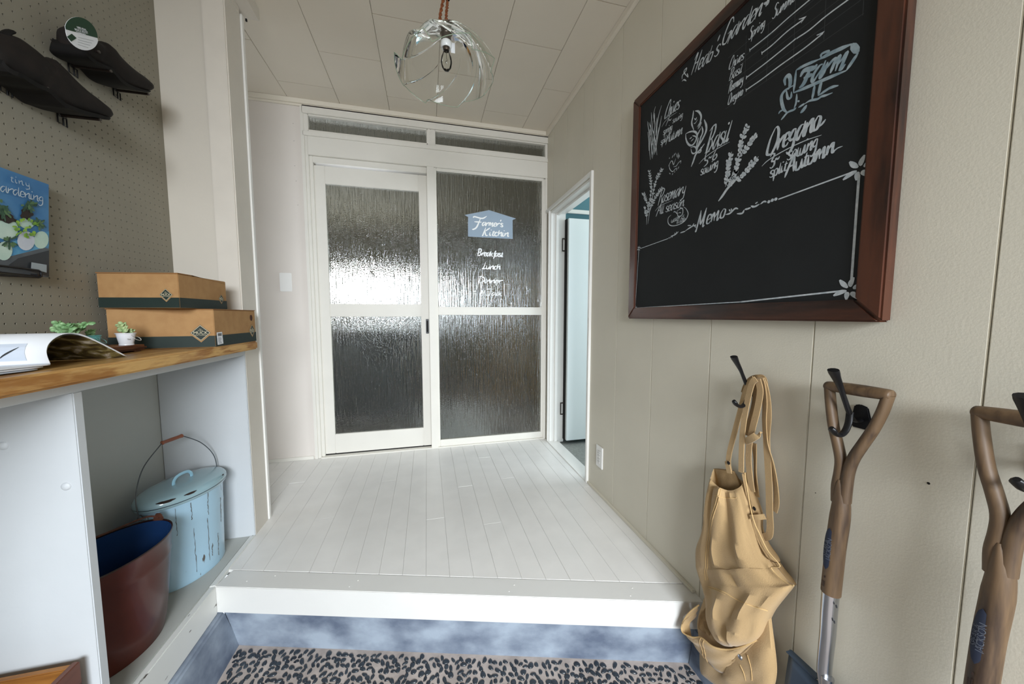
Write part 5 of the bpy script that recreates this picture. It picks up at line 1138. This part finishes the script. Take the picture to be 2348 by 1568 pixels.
# pocket across the front
def pocket():
    top = [Z8(*p) for p in ((215, 678), (150, 740), (95, 810), (75, 880), (100, 960), (200, 1015), (290, 1020), (400, 1105), (480, 1150), (560, 1162), (680, 1130), (785, 1075))]
    bot = [Z8(*p) for p in ((140, 800), (120, 840), (100, 880), (95, 940), (115, 1020), (170, 1130), (240, 1240), (320, 1340), (390, 1400), (450, 1425), (555, 1340), (790, 1085))]
    T_ = cr([at(*p, x=AX) for p in top], 4); B_ = cr([at(*p, x=AX) for p in bot], 4); n = len(T_); rg = []
    for i in range(n):
        f = i/(n-1); dpt = -.046*math.sin(PI*min(1, .18+f*.82))-.012
        rg.append([T_[i].lerp(B_[i], j/8)+Vector((dpt*(1-.42*(j/8)**1.5)-.0030*math.sin(j*1.3+i*.5), 0, 0)) for j in range(9)])
    b = MB(); b.rings(rg, close=False); o = kA(b.build('front_pocket', TAN, smooth=True)); solid(o, .0022)
    b = MB(); b.tube([r[0] for r in rg], .0022, 6); kA(b.build('pocket_hem', SEAM, smooth=True))
    for o_ in (0, 2):
        b = MB(); b.tube([rg[int(n*.54)+(j//5)+o_//2][min(8, j)]+Vector((-.0022, o_*-.0016, 0)) for j in range(9)], .0009, 5); kA(b.build('pocket_seam', SEAM, smooth=True))
    c = at(*Z8(560, 1272), x=AX)+Vector((-.050, 0, 0)); c = CC+(at(*Z8(560, 1272), x=AX-.052)-CC); b = MB(); b.lathe([(0, .004), (.004, .0036), (.0062, .002), (.0068, 0)], (0, 0, 0), 16); o = b.build('snap_button', STEEL, smooth=True); o.location = c; o.rotation_euler = (0, -PI/2, 0); keep(o, ap)
pocket()
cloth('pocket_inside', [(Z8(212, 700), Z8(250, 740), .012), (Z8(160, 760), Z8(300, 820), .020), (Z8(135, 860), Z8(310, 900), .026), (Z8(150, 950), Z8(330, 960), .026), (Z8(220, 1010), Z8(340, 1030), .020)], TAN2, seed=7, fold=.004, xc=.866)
# straps: flat cotton tapes
def strap(name, px_, w, x, m=TAN, tw=0):
    xs_ = x if isinstance(x, (list, tuple)) else [x]*len(px_)
    P_ = cr([at(*p, x=xx) for p, xx in zip(px_, xs_)], 6); b = MB(); n = len(P_); V_ = []
    for i, p in enumerate(P_):
        t_ = (P_[min(i+1, n-1)]-P_[max(i-1, 0)]).normalized(); d = Vector((-1, 0, 0)).cross(t_).normalized(); a = tw*math.sin(i/n*PI); d = (d*math.cos(a)+Vector((-1, 0, 0))*math.sin(a)).normalized()
        V_.append((p+d*w/2, p-d*w/2))
    b.rings([list(v) for v in V_], close=False); o = b.build(name, m, smooth=False); solid(o, .0024, 0); return kA(o)
h_ = Z7(455, 160)
SW = .0155
strap('strap', [Z7(455, 158), Z7(415, 200), Z7(385, 270), Z7(345, 420), Z7(300, 590), Z7(272, 700), Z7(262, 780), Z7(272, 850)], SW, [.846, .852, .856, .858, .858, .856, .852, .850])
strap('strap', [Z7(470, 160), Z7(440, 190), Z7(410, 300), Z7(385, 430), Z7(368, 560), Z7(360, 700), Z7(358, 860)], SW, [.842, .842, .848, .850, .848, .846, .842])
strap('strap', [Z7(480, 158), Z7(500, 250), Z7(480, 380), Z7(445, 520), Z7(420, 640), Z7(412, 760), Z7(425, 900), Z7(440, 1000)], SW*1.1, [.846, .852, .856, .860, .862, .864, .864, .866])
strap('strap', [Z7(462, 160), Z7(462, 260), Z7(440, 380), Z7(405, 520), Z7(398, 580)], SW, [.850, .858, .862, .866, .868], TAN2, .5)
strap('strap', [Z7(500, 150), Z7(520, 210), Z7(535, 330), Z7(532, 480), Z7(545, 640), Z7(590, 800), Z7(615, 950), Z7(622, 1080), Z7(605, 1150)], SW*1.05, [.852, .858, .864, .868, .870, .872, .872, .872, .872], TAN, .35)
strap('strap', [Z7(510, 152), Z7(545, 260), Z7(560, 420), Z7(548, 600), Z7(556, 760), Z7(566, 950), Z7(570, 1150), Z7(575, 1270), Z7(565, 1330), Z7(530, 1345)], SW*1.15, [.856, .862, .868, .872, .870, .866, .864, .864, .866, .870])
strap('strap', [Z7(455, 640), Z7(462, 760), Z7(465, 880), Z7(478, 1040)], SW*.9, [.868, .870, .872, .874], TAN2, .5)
strap('strap_knot', [Z7(385, 625), Z7(420, 615), Z7(470, 585), Z7(498, 570)], .018, [.850, .842, .842, .856])
strap('button_tab', [Z7(425, 1195), Z7(480, 1195), Z7(538, 1190)], .013, [.848, .850, .858])
strap('button_tab', [Z7(252, 775), Z7(262, 830), Z7(270, 866)], .0155, [.848, .846, .846])
strap('strap', [Z7(375, 265), Z7(395, 210), Z7(430, 165), Z7(480, 148), Z7(525, 158), Z7(542, 230)], SW, [.868, .868, .866, .862, .866, .872], TAN2)
for (p, x_) in ((Z7(455, 1130), .850), (Z7(262, 788), .844)):
    b = MB(); b.lathe([(0, .002), (.004, .0016), (.0055, 0)], (0, 0, 0), 12); o = b.build('button', BLACKM, smooth=True); o.location = at(*p, x=x_); o.rotation_euler = (0, -PI/2, 0); keep(o, ap)
from mathutils.bvhtree import BVHTree
bibs = [o for o in ap.children if o.name.startswith(('bib', 'skirt'))]
trees = [BVHTree.FromPolygons([v.co.copy() for v in o.data.vertices], [tuple(p.vertices) for p in o.data.polygons]) for o in bibs]
def hit(u, v):
    d = (at(u, v, x=AX)-CC).normalized(); best = None
    for t_ in trees:
        r = t_.ray_cast(CC, d)
        if r[0] is not None and (best is None or r[3] < best[1]): best = (r[0], r[3])
    return best[0]-d*.0006 if best else None
def seam(px_, w=.0011, nm='stitched_seam'):
    Q = cr([Vector((u, v, 0)) for u, v in px_], 6); P_ = [hit(q_.x, q_.y) for q_ in Q]; P_ = [p for p in P_ if p is not None]
    if len(P_) > 3: b = MB(); b.tube(P_, w, 5); kA(b.build(nm, SEAM, smooth=True))
for dx in (0, 16): seam([Z7(190+dx, 985), Z7(165+dx, 1090), Z7(130+dx, 1200), Z7(108+dx, 1340), Z7(92+dx, 1480), Z7(90+dx, 1560), Z8(170+dx*1.4, 330), Z8(180+dx*1.4, 430)])
seam([Z7(165, 1030), Z7(230, 1050), Z7(320, 1050)]); seam([Z8(215, 500), Z8(300, 525), Z8(400, 570), Z8(480, 620), Z8(600, 680), Z8(740, 730), Z8(860, 765)], .0014); seam([Z8(215, 515), Z8(300, 540), Z8(395, 590)])
seam([Z8(560, 1360), Z8(600, 1450), Z8(620, 1530)]); seam([Z8(640, 1250), Z8(680, 1400), Z8(690, 1530)])
# edge piping of the bib
b = MB(); P_ = cr([at(*Z7(*p), x=AX-.020) for p in ((385, 860), (398, 950), (425, 1110), (455, 1230), (500, 1330), (560, 1450), (650, 1560))]+[at(*Z8(*p), x=AX-.018) for p in ((900, 290), (980, 390), (1080, 465), (1150, 492))], 4)
b.tube(P_, .0014, 6); kA(b.build('edge_binding', SEAM, smooth=True))
bpy.context.view_layer.update()
